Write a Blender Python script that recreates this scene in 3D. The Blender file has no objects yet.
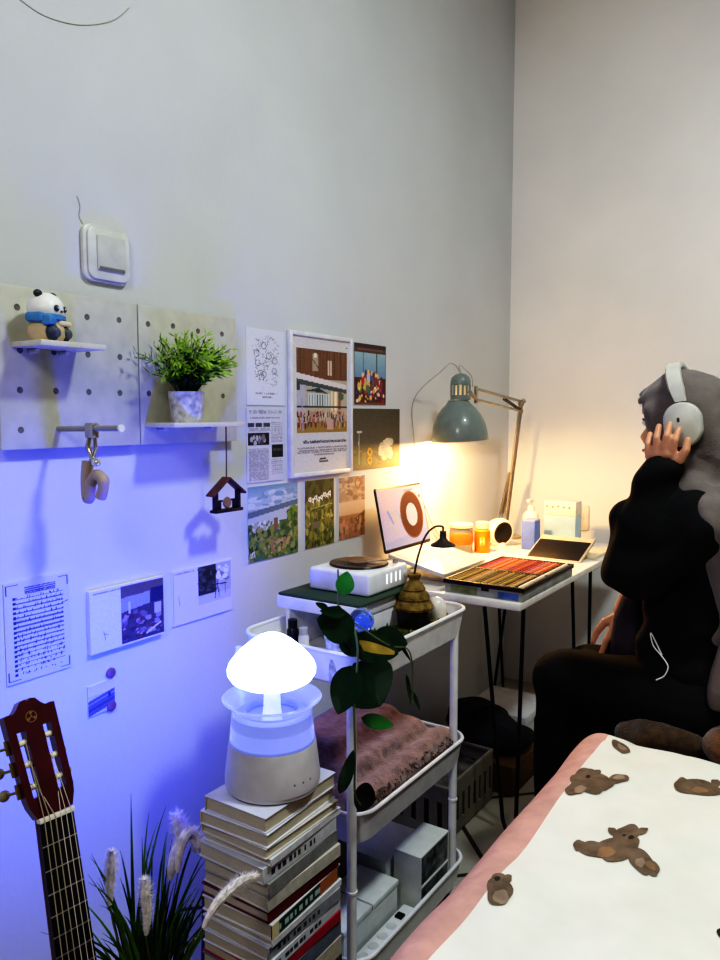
import bpy, bmesh, math, random
import numpy as np
from mathutils import Vector, Matrix, noise as mnoise
random.seed(7); np.random.seed(7)
SC = bpy.context.scene
COL = SC.collection
PI = math.pi
V = Vector

# ------------------------------------------------------------------ camera
CAM = V((1.45, 0.0, 1.3)); FPX = 760.0
PITCH = math.atan(65 / FPX); YAW = math.atan(510 * math.cos(PITCH) / FPX)
R_ = V((math.cos(YAW), math.sin(YAW), 0))
_h = V((-math.sin(YAW), math.cos(YAW), 0))
F_ = _h * math.cos(PITCH) - V((0, 0, 1)) * math.sin(PITCH)
U_ = _h * math.sin(PITCH) + V((0, 0, 1)) * math.cos(PITCH)
cam = bpy.data.cameras.new('camera'); camo = bpy.data.objects.new('camera', cam); COL.objects.link(camo)
cam.sensor_fit = 'HORIZONTAL'; cam.sensor_width = 36; cam.lens = FPX / 720 * 36; cam.clip_start = 0.02
camo.matrix_world = Matrix(((R_.x, U_.x, -F_.x, CAM.x), (R_.y, U_.y, -F_.y, CAM.y), (R_.z, U_.z, -F_.z, CAM.z), (0, 0, 0, 1)))
SC.camera = camo
def onplane(px, py, ax, v):
    """measured point of the photograph -> place on the plane x, y or z = v of the room"""
    d = F_ * FPX + R_ * (px - 360) - U_ * (py - 480)
    return CAM + d * ((v - CAM[ax]) / d[ax])
def AX(px, py, v): return onplane(px, py, 0, v)
def AY(px, py, v): return onplane(px, py, 1, v)
def AZ(px, py, v): return onplane(px, py, 2, v)

# --------------------------------------------------------------- materials
def lin(c):
    o = []
    for x in c[:3]:
        x = x / 255.0
        o.append(x / 12.92 if x <= .04045 else ((x + .055) / 1.055) ** 2.4)
    return (o[0], o[1], o[2], 1.0)
MC = {}
def M(name, col, rough=.5, metal=0, var=.06, vscale=25, bump=0, bscale=90, emit=None, es=0, trans=0, ior=1.45, sheen=0, alpha=1, coat=0, stretch=None, sss=0):
    if name in MC: return MC[name]
    m = bpy.data.materials.new(name); m.use_nodes = True
    nt = m.node_tree; b = nt.nodes['Principled BSDF']
    b.inputs['Roughness'].default_value = rough; b.inputs['Metallic'].default_value = metal
    b.inputs['Transmission Weight'].default_value = trans; b.inputs['IOR'].default_value = ior
    b.inputs['Sheen Weight'].default_value = sheen; b.inputs['Alpha'].default_value = alpha
    b.inputs['Coat Weight'].default_value = coat
    if sss: b.inputs['Subsurface Weight'].default_value = sss; b.inputs['Subsurface Radius'].default_value = (.01, .004, .002)
    tc = nt.nodes.new('ShaderNodeTexCoord'); mp = nt.nodes.new('ShaderNodeMapping')
    nt.links.new(tc.outputs['Object'], mp.inputs['Vector'])
    if stretch: mp.inputs['Scale'].default_value = stretch
    nz = nt.nodes.new('ShaderNodeTexNoise'); nz.inputs['Scale'].default_value = vscale; nz.inputs['Detail'].default_value = 4
    nt.links.new(mp.outputs['Vector'], nz.inputs['Vector'])
    rp = nt.nodes.new('ShaderNodeValToRGB')
    c = lin(col)
    rp.color_ramp.elements[0].position = .3; rp.color_ramp.elements[1].position = .7
    rp.color_ramp.elements[0].color = tuple(max(0, x * (1 - var * 2)) for x in c[:3]) + (1,)
    rp.color_ramp.elements[1].color = tuple(min(1, x * (1 + var)) for x in c[:3]) + (1,)
    nt.links.new(nz.outputs['Fac'], rp.inputs['Fac']); nt.links.new(rp.outputs['Color'], b.inputs['Base Color'])
    if bump:
        n2 = nt.nodes.new('ShaderNodeTexNoise'); n2.inputs['Scale'].default_value = bscale; n2.inputs['Detail'].default_value = 3
        nt.links.new(mp.outputs['Vector'], n2.inputs['Vector'])
        bp = nt.nodes.new('ShaderNodeBump'); bp.inputs['Strength'].default_value = bump; bp.inputs['Distance'].default_value = .004
        nt.links.new(n2.outputs['Fac'], bp.inputs['Height']); nt.links.new(bp.outputs['Normal'], b.inputs['Normal'])
    if emit:
        b.inputs['Emission Color'].default_value = (emit[0], emit[1], emit[2], 1); b.inputs['Emission Strength'].default_value = es
    MC[name] = m
    return m
def paint_mat(name, rough=.55, emit=0):
    if name in MC: return MC[name]
    m = bpy.data.materials.new(name); m.use_nodes = True; nt = m.node_tree; b = nt.nodes['Principled BSDF']
    a = nt.nodes.new('ShaderNodeVertexColor'); a.layer_name = 'Col'
    nt.links.new(a.outputs['Color'], b.inputs['Base Color']); b.inputs['Roughness'].default_value = rough
    if emit:
        nt.links.new(a.outputs['Color'], b.inputs['Emission Color']); b.inputs['Emission Strength'].default_value = emit
    MC[name] = m; return m

WHITE = M('white_plastic', (232, 232, 230), .35)
WMETAL = M('white_powder_coat', (226, 227, 228), .38, bump=.05, bscale=300)
BLACK = M('black_metal', (18, 18, 20), .45)
PAPER = M('paper_white', (228, 227, 226), .75)

# ------------------------------------------------------------ mesh builder
ORG = {}
class MB:
    def __init__(s): s.bm = bmesh.new()
    def _merge(s, t, mi, smooth):
        me = bpy.data.meshes.new('tmp')
        for f in t.faces: f.material_index = mi; f.smooth = smooth
        t.to_mesh(me); t.free(); s.bm.from_mesh(me); bpy.data.meshes.remove(me)
    def box(s, lo, hi, bev=0, mi=0, mat=None, seg=2, smooth=True):
        t = bmesh.new(); bmesh.ops.create_cube(t, size=1)
        lo = V(lo); hi = V(hi); c = (lo + hi) / 2; d = hi - lo
        for v in t.verts: v.co = V((v.co.x * d.x, v.co.y * d.y, v.co.z * d.z)) + c
        if bev: bmesh.ops.bevel(t, geom=t.edges[:] + t.verts[:], offset=min(bev, .49 * min(d)), segments=seg, profile=.5, affect='EDGES')
        if mat: bmesh.ops.transform(t, matrix=mat, verts=t.verts)
        s._merge(t, mi, smooth); return s
    def cyl(s, p0, p1, r0, r1=None, seg=20, mi=0, caps=True, smooth=True):
        r1 = r0 if r1 is None else r1
        return s.tube([p0, p1], [r0, r1], seg, mi, caps, smooth)
    def tube(s, pts, r, seg=10, mi=0, caps=True, smooth=True, closed=False):
        pts = [V(p) for p in pts]; n = len(pts)
        rs = r if isinstance(r, (list, tuple)) else [r] * n
        t = bmesh.new(); rings = []
        up = None
        for i, p in enumerate(pts):
            if closed: d = pts[(i + 1) % n] - pts[i - 1]
            else: d = (pts[min(i + 1, n - 1)] - pts[max(i - 1, 0)])
            d.normalize()
            if up is None:
                up = V((0, 0, 1)) if abs(d.z) < .9 else V((1, 0, 0))
            a = d.cross(up).normalized(); up2 = a.cross(d).normalized(); up = up2
            rings.append([t.verts.new(p + (a * math.cos(2 * PI * k / seg) + up2 * math.sin(2 * PI * k / seg)) * rs[i]) for k in range(seg)])
        m = n if closed else n - 1
        for i in range(m):
            A = rings[i]; B = rings[(i + 1) % n]
            for k in range(seg): t.faces.new((A[k], A[(k + 1) % seg], B[(k + 1) % seg], B[k]))
        if caps and not closed:
            t.faces.new(rings[0][::-1]); t.faces.new(rings[-1])
        bmesh.ops.recalc_face_normals(t, faces=t.faces)
        s._merge(t, mi, smooth); return s
    def lathe(s, prof, c=(0, 0, 0), seg=36, mi=0, mat=None, smooth=True, sx=1, sy=1, lobes=None):
        t = bmesh.new(); rings = []; c = V(c)
        for (r, z) in prof:
            if r < 1e-6: rings.append([t.verts.new((0, 0, z))])
            else:
                rings.append([t.verts.new((r * sx * math.cos(2 * PI * k / seg) * (1 if not lobes else 1 + lobes(2 * PI * k / seg, z)),
                                           r * sy * math.sin(2 * PI * k / seg) * (1 if not lobes else 1 + lobes(2 * PI * k / seg, z)), z)) for k in range(seg)])
        for A, B in zip(rings, rings[1:]):
            for k in range(seg):
                k2 = (k + 1) % seg
                if len(A) == 1 and len(B) == 1: continue
                if len(A) == 1: t.faces.new((A[0], B[k2], B[k]))
                elif len(B) == 1: t.faces.new((A[k], A[k2], B[0]))
                else: t.faces.new((A[k], A[k2], B[k2], B[k]))
        bmesh.ops.recalc_face_normals(t, faces=t.faces)
        mm = Matrix.Translation(c) @ (mat if mat else Matrix())
        bmesh.ops.transform(t, matrix=mm, verts=t.verts)
        s._merge(t, mi, smooth); return s
    def ball(s, c, r, mi=0, mat=None, u=24, v=14):
        r = (r, r, r) if not isinstance(r, (tuple, list)) else r
        t = bmesh.new(); bmesh.ops.create_uvsphere(t, u_segments=u, v_segments=v, radius=1)
        for q in t.verts: q.co = V((q.co.x * r[0], q.co.y * r[1], q.co.z * r[2]))
        if mat: bmesh.ops.transform(t, matrix=mat, verts=t.verts)
        bmesh.ops.translate(t, vec=V(c), verts=t.verts)
        s._merge(t, mi, True); return s
    def prism(s, poly, h0, h1, frame=None, mi=0, bev=0, smooth=False):
        """polygon (u,v) extruded along w from h0 to h1; frame = 4x4"""
        t = bmesh.new()
        a = [t.verts.new((p[0], p[1], h0)) for p in poly]; f = t.faces.new(a)
        e = bmesh.ops.extrude_face_region(t, geom=[f])
        vs = [g for g in e['geom'] if isinstance(g, bmesh.types.BMVert)]
        bmesh.ops.translate(t, vec=(0, 0, h1 - h0), verts=vs)
        bmesh.ops.recalc_face_normals(t, faces=t.faces)
        if bev: bmesh.ops.bevel(t, geom=[ed for ed in t.edges if len(ed.link_faces) == 2 and ed.calc_face_angle(0) > .6], offset=bev, segments=2, profile=.5, affect='EDGES')
        if frame: bmesh.ops.transform(t, matrix=frame, verts=t.verts)
        s._merge(t, mi, smooth); return s
    def faces(s, verts, faces, mi=0, smooth=False):
        t = bmesh.new(); vv = [t.verts.new(v) for v in verts]
        for f in faces:
            try: t.faces.new([vv[i] for i in f])
            except ValueError: pass
        s._merge(t, mi, smooth); return s
    def build(s, name, mats, parent=None, base=None, sharp=40, label=None):
        org = V(base) if base is not None else (ORG.get(parent.name, V((0, 0, 0))) if parent else V((0, 0, 0)))
        for v in s.bm.verts: v.co -= org
        me = bpy.data.meshes.new(name); s.bm.to_mesh(me); s.bm.free()
        if not isinstance(mats, (list, tuple)): mats = [mats]
        for m in mats: me.materials.append(m)
        try: me.set_sharp_from_angle(angle=math.radians(sharp))
        except Exception: pass
        o = bpy.data.objects.new(name, me); COL.objects.link(o)
        if parent: o.parent = parent
        else: o.location = org
        ORG[o.name] = org.copy()
        if label: o['label'] = label
        return o
def thing(name, label, cat, loc, group=None):
    o = bpy.data.objects.new(name, None); COL.objects.link(o); o.location = V(loc); o.empty_display_size = .05
    ORG[o.name] = V(loc); tag(o, label, cat, group); return o
def tag(o, label, cat, group=None, kind=None):
    o['label'] = label; o['category'] = cat
    if group: o['group'] = group
    if kind: o['kind'] = kind
    return o
def struct(o): o['kind'] = 'structure'; return o
def frame(o, u, v, w):
    u = V(u); v = V(v); w = V(w); o = V(o)
    return Matrix(((u.x, v.x, w.x, o.x), (u.y, v.y, w.y, o.y), (u.z, v.z, w.z, o.z), (0, 0, 0, 1)))
def rrect(w, h, r, n=6):
    out = []
    for cx, cy, a0 in ((w / 2 - r, h / 2 - r, 0), (-w / 2 + r, h / 2 - r, 90), (-w / 2 + r, -h / 2 + r, 180), (w / 2 - r, -h / 2 + r, 270)):
        for k in range(n + 1):
            a = math.radians(a0 + 90 * k / n); out.append((cx + r * math.cos(a), cy + r * math.sin(a)))
    return out
WALLF = lambda y, z, x=0.0: frame((x, y, z), (0, 1, 0), (0, 0, 1), (1, 0, 0))   # u along wall, v up, w out of the left wall
def bez(p0, p1, p2, n=10):
    p0, p1, p2 = V(p0), V(p1), V(p2)
    return [p0 * (1 - t) ** 2 + p1 * 2 * t * (1 - t) + p2 * t * t for t in [i / n for i in range(n + 1)]]
def spline(pts, n=8):
    pts = [V(p) for p in pts]; out = []
    for i in range(len(pts) - 1):
        a = pts[max(i - 1, 0)]; b = pts[i]; c = pts[i + 1]; d = pts[min(i + 2, len(pts) - 1)]
        for k in range(n):
            t = k / n
            out.append(.5 * (2 * b + (c - a) * t + (2 * a - 5 * b + 4 * c - d) * t * t + (3 * b - a - 3 * c + d) * t ** 3))
    out.append(pts[-1]); return out

# ------------------------------------------------- painted sheets of paper
class Img:
    def __init__(s, w, h, col=(235, 235, 235)):
        s.w, s.h = w, h; s.a = np.zeros((h, w, 3)); s.a[:] = col
        s.yy, s.xx = np.mgrid[0:h, 0:w]; s.u = (s.xx + .5) / w; s.v = (s.yy + .5) / h
    def rect(s, u0, v0, u1, v1, c): s.a[(s.u >= u0) & (s.u <= u1) & (s.v >= v0) & (s.v <= v1)] = c
    def ell(s, u, v, ru, rv, c): s.a[((s.u - u) / ru) ** 2 + ((s.v - v) / rv) ** 2 <= 1] = c
    def ring(s, u, v, ru, rv, k, c):
        d = ((s.u - u) / ru) ** 2 + ((s.v - v) / rv) ** 2; s.a[(d <= 1) & (d >= k * k)] = c
    def line(s, u0, v0, u1, v1, wd, c):
        x0, y0, x1, y1 = u0 * s.w, v0 * s.h, u1 * s.w, v1 * s.h; dx, dy = x1 - x0, y1 - y0
        L = dx * dx + dy * dy + 1e-9; t = np.clip(((s.xx + .5 - x0) * dx + (s.yy + .5 - y0) * dy) / L, 0, 1)
        s.a[np.hypot(s.xx + .5 - x0 - t * dx, s.yy + .5 - y0 - t * dy) <= wd] = c
    def grad(s, v0, v1, c0, c1, u0=0, u1=1):
        m = (s.v >= v0) & (s.v <= v1) & (s.u >= u0) & (s.u <= u1); t = ((s.v - v0) / (v1 - v0))[..., None]
        s.a[m] = (np.array(c0) * (1 - t) + np.array(c1) * t)[m]
    def poly(s, pts, c):
        m = np.zeros((s.h, s.w), bool); n = len(pts)
        for i in range(n):
            (x0, y0), (x1, y1) = pts[i], pts[(i + 1) % n]
            if y0 == y1: continue
            m ^= ((y0 > s.v) != (y1 > s.v)) & (s.u < (x1 - x0) * (s.v - y0) / (y1 - y0) + x0)
        s.a[m] = c
    def speck(s, u0, v0, u1, v1, cols, n, r0=.01, r1=.03, asp=1):
        for _ in range(n):
            r = random.uniform(r0, r1); s.ell(random.uniform(u0, u1), random.uniform(v0, v1), r, r * asp, random.choice(cols))
    def text(s, u0, u1, v, h, c, wd=.5, dens=.8):
        u = u0
        while u < u1:
            w = random.uniform(.6, 1.2) * h * s.h / s.w * .55
            if random.random() < dens:
                s.line(u, v - random.uniform(.1, .5) * h, u + w * .3, v + h * .5, wd, c)
                if random.random() < .6: s.line(u, v, u + w * .8, v + random.uniform(-.4, .4) * h, wd, c)
            u += w
    def noise(s, amt): s.a = np.clip(s.a + np.random.normal(0, amt, (s.h, s.w, 1)), 0, 255)
def sheet(name, img, o, eu, ev, mat, parent=None, thick=.0012, border=None, base=None):
    """painted rectangle: corner o (lower left), edges eu, ev; one face per painted cell, with a thin backing"""
    img.noise(4 if img.a.mean() < 165 else 1.5)
    o, eu, ev = V(o), V(eu), V(ev); n = eu.cross(ev).normalized(); w, h = img.w, img.h
    org = V(base) if base is not None else (ORG.get(parent.name, V((0, 0, 0))) if parent else o)
    vs = [o + eu * (i / w) + ev * (j / h) - org for j in range(h + 1) for i in range(w + 1)]
    fs = [(j * (w + 1) + i, j * (w + 1) + i + 1, (j + 1) * (w + 1) + i + 1, (j + 1) * (w + 1) + i) for j in range(h) for i in range(w)]
    nb = len(vs)
    for p in (o, o + eu, o + eu + ev, o + ev): vs.append(p - org)
    for p in (o, o + eu, o + eu + ev, o + ev): vs.append(p - n * thick - org)
    fs += [(nb + 7, nb + 6, nb + 5, nb + 4)] + [(nb + k, nb + 4 + k, nb + 4 + (k + 1) % 4, nb + (k + 1) % 4) for k in range(4)]
    me = bpy.data.meshes.new(name); me.from_pydata([tuple(v) for v in vs], [], fs); me.materials.append(mat)
    ca = me.color_attributes.new('Col', 'FLOAT_COLOR', 'CORNER')
    a = np.clip(img.a[::-1] / 255.0, 0, 1); a = np.where(a <= .04045, a / 12.92, ((a + .055) / 1.055) ** 2.4).reshape(-1, 3)
    c = np.ones((len(me.loops), 4), np.float32); c[:, :3] = .75
    c[:w * h * 4, :3] = np.repeat(a, 4, axis=0); ca.data.foreach_set('color', c.ravel())
    ob = bpy.data.objects.new(name, me); COL.objects.link(ob); ORG[ob.name] = org.copy()
    if parent: ob.parent = parent
    else: ob.location = org
    return ob

# -------------------------------------------------------- soft body shapes
def blob(name, parts, voxel, mats, parent, smooth=6, wrinkle=0, wscale=12, cut=None, wfun=None):
    """tapered limbs and ellipsoids fused into one continuous skin"""
    b = MB()
    for p in parts:
        if p[0] == 'c':
            a, c, r0, r1 = V(p[1]), V(p[2]), p[3], p[4]; d = c - a; L = d.length; d = d.normalized() if L > 1e-6 else V((0, 0, 1))
            prof = [(0, -r0)] + [(r0 * math.cos(t), r0 * math.sin(t)) for t in [-PI / 2 + PI / 2 * k / 5 for k in range(1, 6)]]
            prof += [(r1 * math.cos(t), L + r1 * math.sin(t)) for t in [PI / 2 * k / 5 for k in range(0, 5)]] + [(0, L + r1)]
            b.lathe(prof, a, 18, mat=V((0, 0, 1)).rotation_difference(d).to_matrix().to_4x4())
        elif p[0] == 'e': b.ball(p[1], p[2], mat=p[3] if len(p) > 3 else None)
        elif p[0] == 'b': b.box(p[1], p[2], p[3], seg=3)
    org = ORG[parent.name]
    me = bpy.data.meshes.new('tmpblob'); b.bm.to_mesh(me); b.bm.free()
    o = bpy.data.objects.new('tmpblob', me); COL.objects.link(o)
    rm = o.modifiers.new('r', 'REMESH'); rm.mode = 'VOXEL'; rm.voxel_size = voxel
    sm = o.modifiers.new('s', 'SMOOTH'); sm.iterations = smooth; sm.factor = .5
    dg = bpy.context.evaluated_depsgraph_get(); dg.update()
    m2 = bpy.data.meshes.new_from_object(o.evaluated_get(dg)); bpy.data.objects.remove(o)
    bm = bmesh.new(); bm.from_mesh(m2)
    if wrinkle or wfun:
        bm.normal_update()
        for v in bm.verts:
            n = mnoise.noise(V((v.co.x * wscale, v.co.y * wscale, v.co.z * wscale * .55))) * wrinkle
            if wfun: n += wfun(v.co)
            v.co += v.normal * n
    if cut:
        bmesh.ops.delete(bm, geom=[f for f in bm.faces if cut(f.calc_center_median())], context='FACES')
    for f in bm.faces: f.smooth = True
    for v in bm.verts: v.co -= org
    m3 = bpy.data.meshes.new(name); bm.to_mesh(m3); bm.free()
    for m in (mats if isinstance(mats, list) else [mats]): m3.materials.append(m)
    ob = bpy.data.objects.new(name, m3); COL.objects.link(ob); ob.parent = parent; ORG[ob.name] = org.copy()
    return ob

# ================================================================== SETTING
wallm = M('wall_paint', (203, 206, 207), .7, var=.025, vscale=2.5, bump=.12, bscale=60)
farm = M('far_wall_paint', (120, 112, 104), .8, var=.05)
ceilm = M('ceiling_paint', (232, 232, 230), .8, var=.02)
XR, YB, YF, H = 3.1, 3.46, -1.3, 3.35
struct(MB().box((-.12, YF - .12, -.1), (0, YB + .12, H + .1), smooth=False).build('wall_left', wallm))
struct(MB().box((0, YB, -.1), (XR, YB + .12, H + .1), smooth=False).build('wall_back', M('wall_paint_lit', (236, 234, 230), .7, var=.025, vscale=2.5, bump=.12, bscale=60)))  # same wall paint lightened to stand in for light on this wall
struct(MB().box((XR, YF - .12, -.1), (XR + .12, YB + .12, H + .1), smooth=False).build('wall_right', farm))
struct(MB().box((0, YF - .12, -.1), (XR, YF, H + .1), smooth=False).build('wall_front', farm))
struct(MB().box((0, YF, H), (XR, YB, H + .1), smooth=False).build('ceiling', ceilm))
# floor: beige tiles laid on the diagonal
fm = bpy.data.materials.new('floor_tiles'); fm.use_nodes = True; nt = fm.node_tree; b = nt.nodes['Principled BSDF']
tc = nt.nodes.new('ShaderNodeTexCoord'); mp = nt.nodes.new('ShaderNodeMapping'); mp.inputs['Rotation'].default_value = (0, 0, PI / 4)
mp.inputs['Location'].default_value = (.13, .206, 0)
br = nt.nodes.new('ShaderNodeTexBrick'); br.offset = 0; br.inputs['Scale'].default_value = 1.0
br.inputs['Brick Width'].default_value = .4; br.inputs['Row Height'].default_value = .4; br.inputs['Mortar Size'].default_value = .008
br.inputs['Color1'].default_value = lin((176, 172, 158)); br.inputs['Color2'].default_value = lin((168, 164, 150)); br.inputs['Mortar'].default_value = lin((60, 58, 54))
nt.links.new(tc.outputs['Object'], mp.inputs['Vector']); nt.links.new(mp.outputs['Vector'], br.inputs['Vector'])
nt.links.new(br.outputs['Color'], b.inputs['Base Color']); b.inputs['Roughness'].default_value = .3
struct(MB().box((0, YF, -.1), (XR, YB, 0), smooth=False).build('floor', fm))
# hairline crack in the plaster above the switch
cr = M('crack_grey', (160, 154, 138), .8)
struct(MB().tube(spline([AX(18, -2, .001), AX(45, 16, .001), AX(80, 25, .001), AX(112, 21, .001), AX(129, 8, .001)], 5), .0008, 6, mi=0).tube(
    spline([AX(77, 196, .001), AX(80, 206, .001), AX(79, 216, .001), AX(83, 224, .001)], 4), .0007, 6).build('trim_1', cr))

# ============================================================== LEFT WALL
# switch
t = thing('light_switch', 'white light switch with one wide rocker on the wall above the pegboards', 'light switch', (0, 1.133, 1.657))
MB().prism(rrect(.126, .124, .024), 0, .012, WALLF(1.132, 1.657), bev=.004, smooth=True).prism(rrect(.112, .114, .02), .012, .017, WALLF(1.134, 1.657), bev=.003, smooth=True).build('plate', M('switch_plate', (208, 210, 202), .35), t)
MB().prism(rrect(.076, .078, .006), .016, .021, WALLF(1.138, 1.659), bev=.002, smooth=True).box((.02, 1.104, 1.622), (.0222, 1.172, 1.6285), .0005, 1).build('rocker', [M('switch_rocker', (196, 198, 190), .35), M('switch_stripe', (120, 120, 116), .5)], t)
# pegboards
pegm = M('pegboard_white', (192, 192, 178), .5); holem = M('peg_hole', (112, 108, 100), .8)
def pegboard(y0, y1, z0, z1, label, holes):
    t = thing('pegboard', label, 'pegboard', (0, (y0 + y1) / 2, z0), 'pegboard panels')
    b = MB().box((.012, y0 + .001, z0), (.024, y1 - .001, z1), .002)
    for (px, py) in holes:
        p = AX(px, py, .0242)
        b.lathe([(.0068, 0), (.0062, .0006), (.0055, .0002), (0, .0001)], p, 20, mi=1, mat=Matrix.Rotation(PI / 2, 4, 'Y'))
    b.build('panel', [pegm, holem], t)
    MB().box((0.0, y0 + .03, z0 + .03), (.0125, y1 - .03, z1 - .03)).build('standoff', M('standoff', (190, 190, 186), .6), t)
hl = [(x, y) for x, y in ((17, 307), (55, 312), (87, 317), (119, 320), (20, 390), (56, 391), (89, 392), (120, 393), (88, 354.5), (120, 357), (21, 430), (20, 350), (54, 352))]
pegboard(.855, 1.203, 1.23, 1.557, 'white pegboard panel with round holes holding the panda shelf, left of its pair', hl)
pegboard(1.204, 1.534, 1.23, 1.557, 'white pegboard panel with round holes behind the small potted plant', [(148, 324), (222, 334), (149, 393.5), (223, 396), (173, 326), (198, 331), (172, 394), (198, 395)])
shm = M('shelf_white', (206, 205, 196), .45)
def shelf(y0, y1, z, d, label):
    t = thing('peg_shelf', label, 'shelf', (.024, (y0 + y1) / 2, z), 'little pegboard shelves')
    MB().box((.0242, y0, z - .011), (.024 + d, y1, z), .0015).build('board', shm, t)
    for y in (y0 + .04, y1 - .04): MB().cyl((.0255, y, z - .016), (.05, y, z - .016), .005, seg=12).build('pin', shm, t)
SZ1 = 1.445; SZ2 = 1.282
shelf(.885, 1.035, SZ1, .1, 'small white shelf under the panda figurine on the left pegboard')
shelf(1.217, 1.455, SZ2, .1, 'long white shelf under the potted plant on the right pegboard')
# rod with clip
t = thing('peg_rod', 'grey peg rod sticking out of the left pegboard with a metal clip on it', 'peg rod', (.024, .985, 1.271))
MB().cyl((.0245, .985, 1.271), (.225, .985, 1.274), .006, seg=16).build('rod', M('rod_grey', (150, 150, 152), .4), t)
MB().lathe([(0, 0), (.0075, 0), (.0075, .005), (0, .005)], (.223, .985, 1.274), 16, mat=Matrix.Rotation(PI / 2, 4, 'Y')).build('end_cap', WHITE, t)
clipm = M('clip_metal', (190, 186, 176), .25, .9); tanm = M('clip_tan', (176, 160, 150), .5)
t = thing('key_clip', 'silver and tan carabiner clip hanging on the peg rod', 'key clip', (.13, .985, 1.2))
cx = .135
MB().box((cx - .014, .976, 1.253), (cx + .014, .994, 1.284), .004).build('cap', clipm, t)
MB().tube([(cx - .008, .985, 1.255), (cx - .012, .983, 1.235), (cx + .004, .985, 1.205), (cx + .016, .985, 1.2)], [.005, .006, .006, .005], 10).tube(
    [(cx + .008, .985, 1.255), (cx + .01, .985, 1.232), (cx - .012, .985, 1.196)], .0045, 10).build('spring_arm', clipm, t)
MB().ball((cx + .024, .975, 1.205), (.011, .009, .009)).build('screw', M('clip_screw', (220, 220, 214), .2, .6), t)
MB().tube(spline([(cx - .016, .985, 1.205), (cx - .022, .985, 1.165), (cx - .02, .985, 1.13), (cx - .012, .985, 1.135), (cx - .008, .985, 1.16), (cx + .01, .985, 1.178), (cx + .03, .985, 1.17), (cx + .03, .985, 1.15), (cx + .022, .985, 1.132)], 5),
          [.012] * 33 + [.011] * 8, 10).build('hook', tanm, t)
# panda
t = thing('panda_figurine', 'small white and black panda figurine with a blue scarf sitting on the peg shelf', 'figurine', (.085, .935, SZ1))
pw = M('panda_white', (232, 232, 230), .4); pk = M('panda_black', (52, 54, 62), .45)
pc = V((.078, .928, SZ1)); PF = Matrix.Translation(pc) @ Matrix.Rotation(math.radians(22), 4, 'Z')
PR = Matrix.Rotation(math.radians(22), 4, 'Z'); q_ = lambda *a: PF @ V(a)
MB().lathe([(0, .0003), (.030, .001), (.036, .010), (.035, .026), (.030, .040), (.026, .052), (0, .056)], pc, 28).build('body', M('panda_tan', (206, 186, 150), .5), t)
hd = MB().lathe([(0, .042), (.028, .044), (.035, .052), (.0365, .064), (.033, .078), (.024, .089), (.012, .095), (0, .0965)], pc, 32, sx=.95).build('head', pw, t)
for s in (-1, 1):
    MB().ball(q_(.0, s * .024, .0925), (.0065, .009, .0075)).build('ear', pk, hd)
    MB().ball(q_(.0325, s * .0125, .064), (.0035, .0058, .0066)).ball(q_(.036, s * .0125, .0645), (.0014, .0014, .0018), mi=1).build('eye_patch', [pk, pw], hd)
    MB().ball(q_(.026, s * .0195, .0165), (.0125, .0135, .0165)).ball(q_(.0372, s * .0195, .016), (.0025, .008, .0095), mi=1).build('foot', [M('panda_slate', (62, 68, 84), .5), M('panda_sole', (84, 88, 102), .5)], t)
MB().ball(q_(.0355, 0, .0585), (.0028, .003, .0022)).build('nose', pk, hd)
bl = M('scarf_blue', (82, 140, 194), .8, var=.12, vscale=60)
MB().lathe([(.031, .040), (.037, .043), (.0375, .050), (.033, .0535)], pc, 28).box((.012, -.038, .030), (.034, -.012, .050), .006, mat=PF).box((-.02, -.042, .036), (.018, -.026, .055), .006, mat=PF).build('scarf', bl, t)
MB().box((.020, -.006, .031), (.038, .034, .042), .005, mat=PF).build('arm', M('panda_cream', (226, 214, 184), .5), t)
# potted plant on the shelf
pp = V((.079, 1.298, SZ2))
t = thing('potted_plant', 'small bushy green plant in a white patterned pot on the long peg shelf', 'plant', pp)
MB().lathe([(0, 0), (.034, 0), (.036, .004), (.0425, .068), (.0435, .074), (.04, .074), (.038, .067), (0, .064)], pp, 30).build('pot', M('pot_floral', (206, 206, 214), .4, var=.25, vscale=60), t)
b = MB(); random.seed(11)
for i in range(190):
    a = random.uniform(0, 2 * PI); tilt = random.uniform(0, 1) ** .6 * 1.02
    L = random.uniform(.085, .165) * (1 - .08 * tilt); d = V((math.cos(a) * math.sin(tilt), math.sin(a) * math.sin(tilt), math.cos(tilt)))
    if d.x < -.36: d.x *= -.7
    p0 = pp + V((d.x * .026, d.y * .026, .064)); p2 = p0 + d * L * .95; p1 = p0 + V((d.x * .3, d.y * .3, .55)) * L
    pts = bez(p0, p1, p2, 7); b.tube(pts, .001, 4, mi=2)
    for k in range(2, 8):
        q = pts[k]; tg = (pts[k] - pts[k - 1]).normalized()
        for s in range(2 if k < 7 else 3):
            sd = V((random.uniform(-1, 1), random.uniform(-1, 1), random.uniform(-.3, 1))).cross(tg).normalized()
            dr = (tg * .8 + sd).normalized(); l = random.uniform(.016, .027); w = tg.cross(sd).normalized() * .0025
            if q.x + dr.x * l < .027: continue
            b.faces([q, q + dr * l * .5 + w, q + dr * l, q + dr * l * .5 - w], [(0, 1, 2, 3)], mi=0 if (random.random() < .5 and k < 6) else 1)
b.build('foliage', [M('leaf_deep', (52, 110, 34), .5, var=.2), M('leaf_bright', (140, 176, 60), .5, var=.2), M('stem_green', (64, 96, 40), .6)], t)
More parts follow.
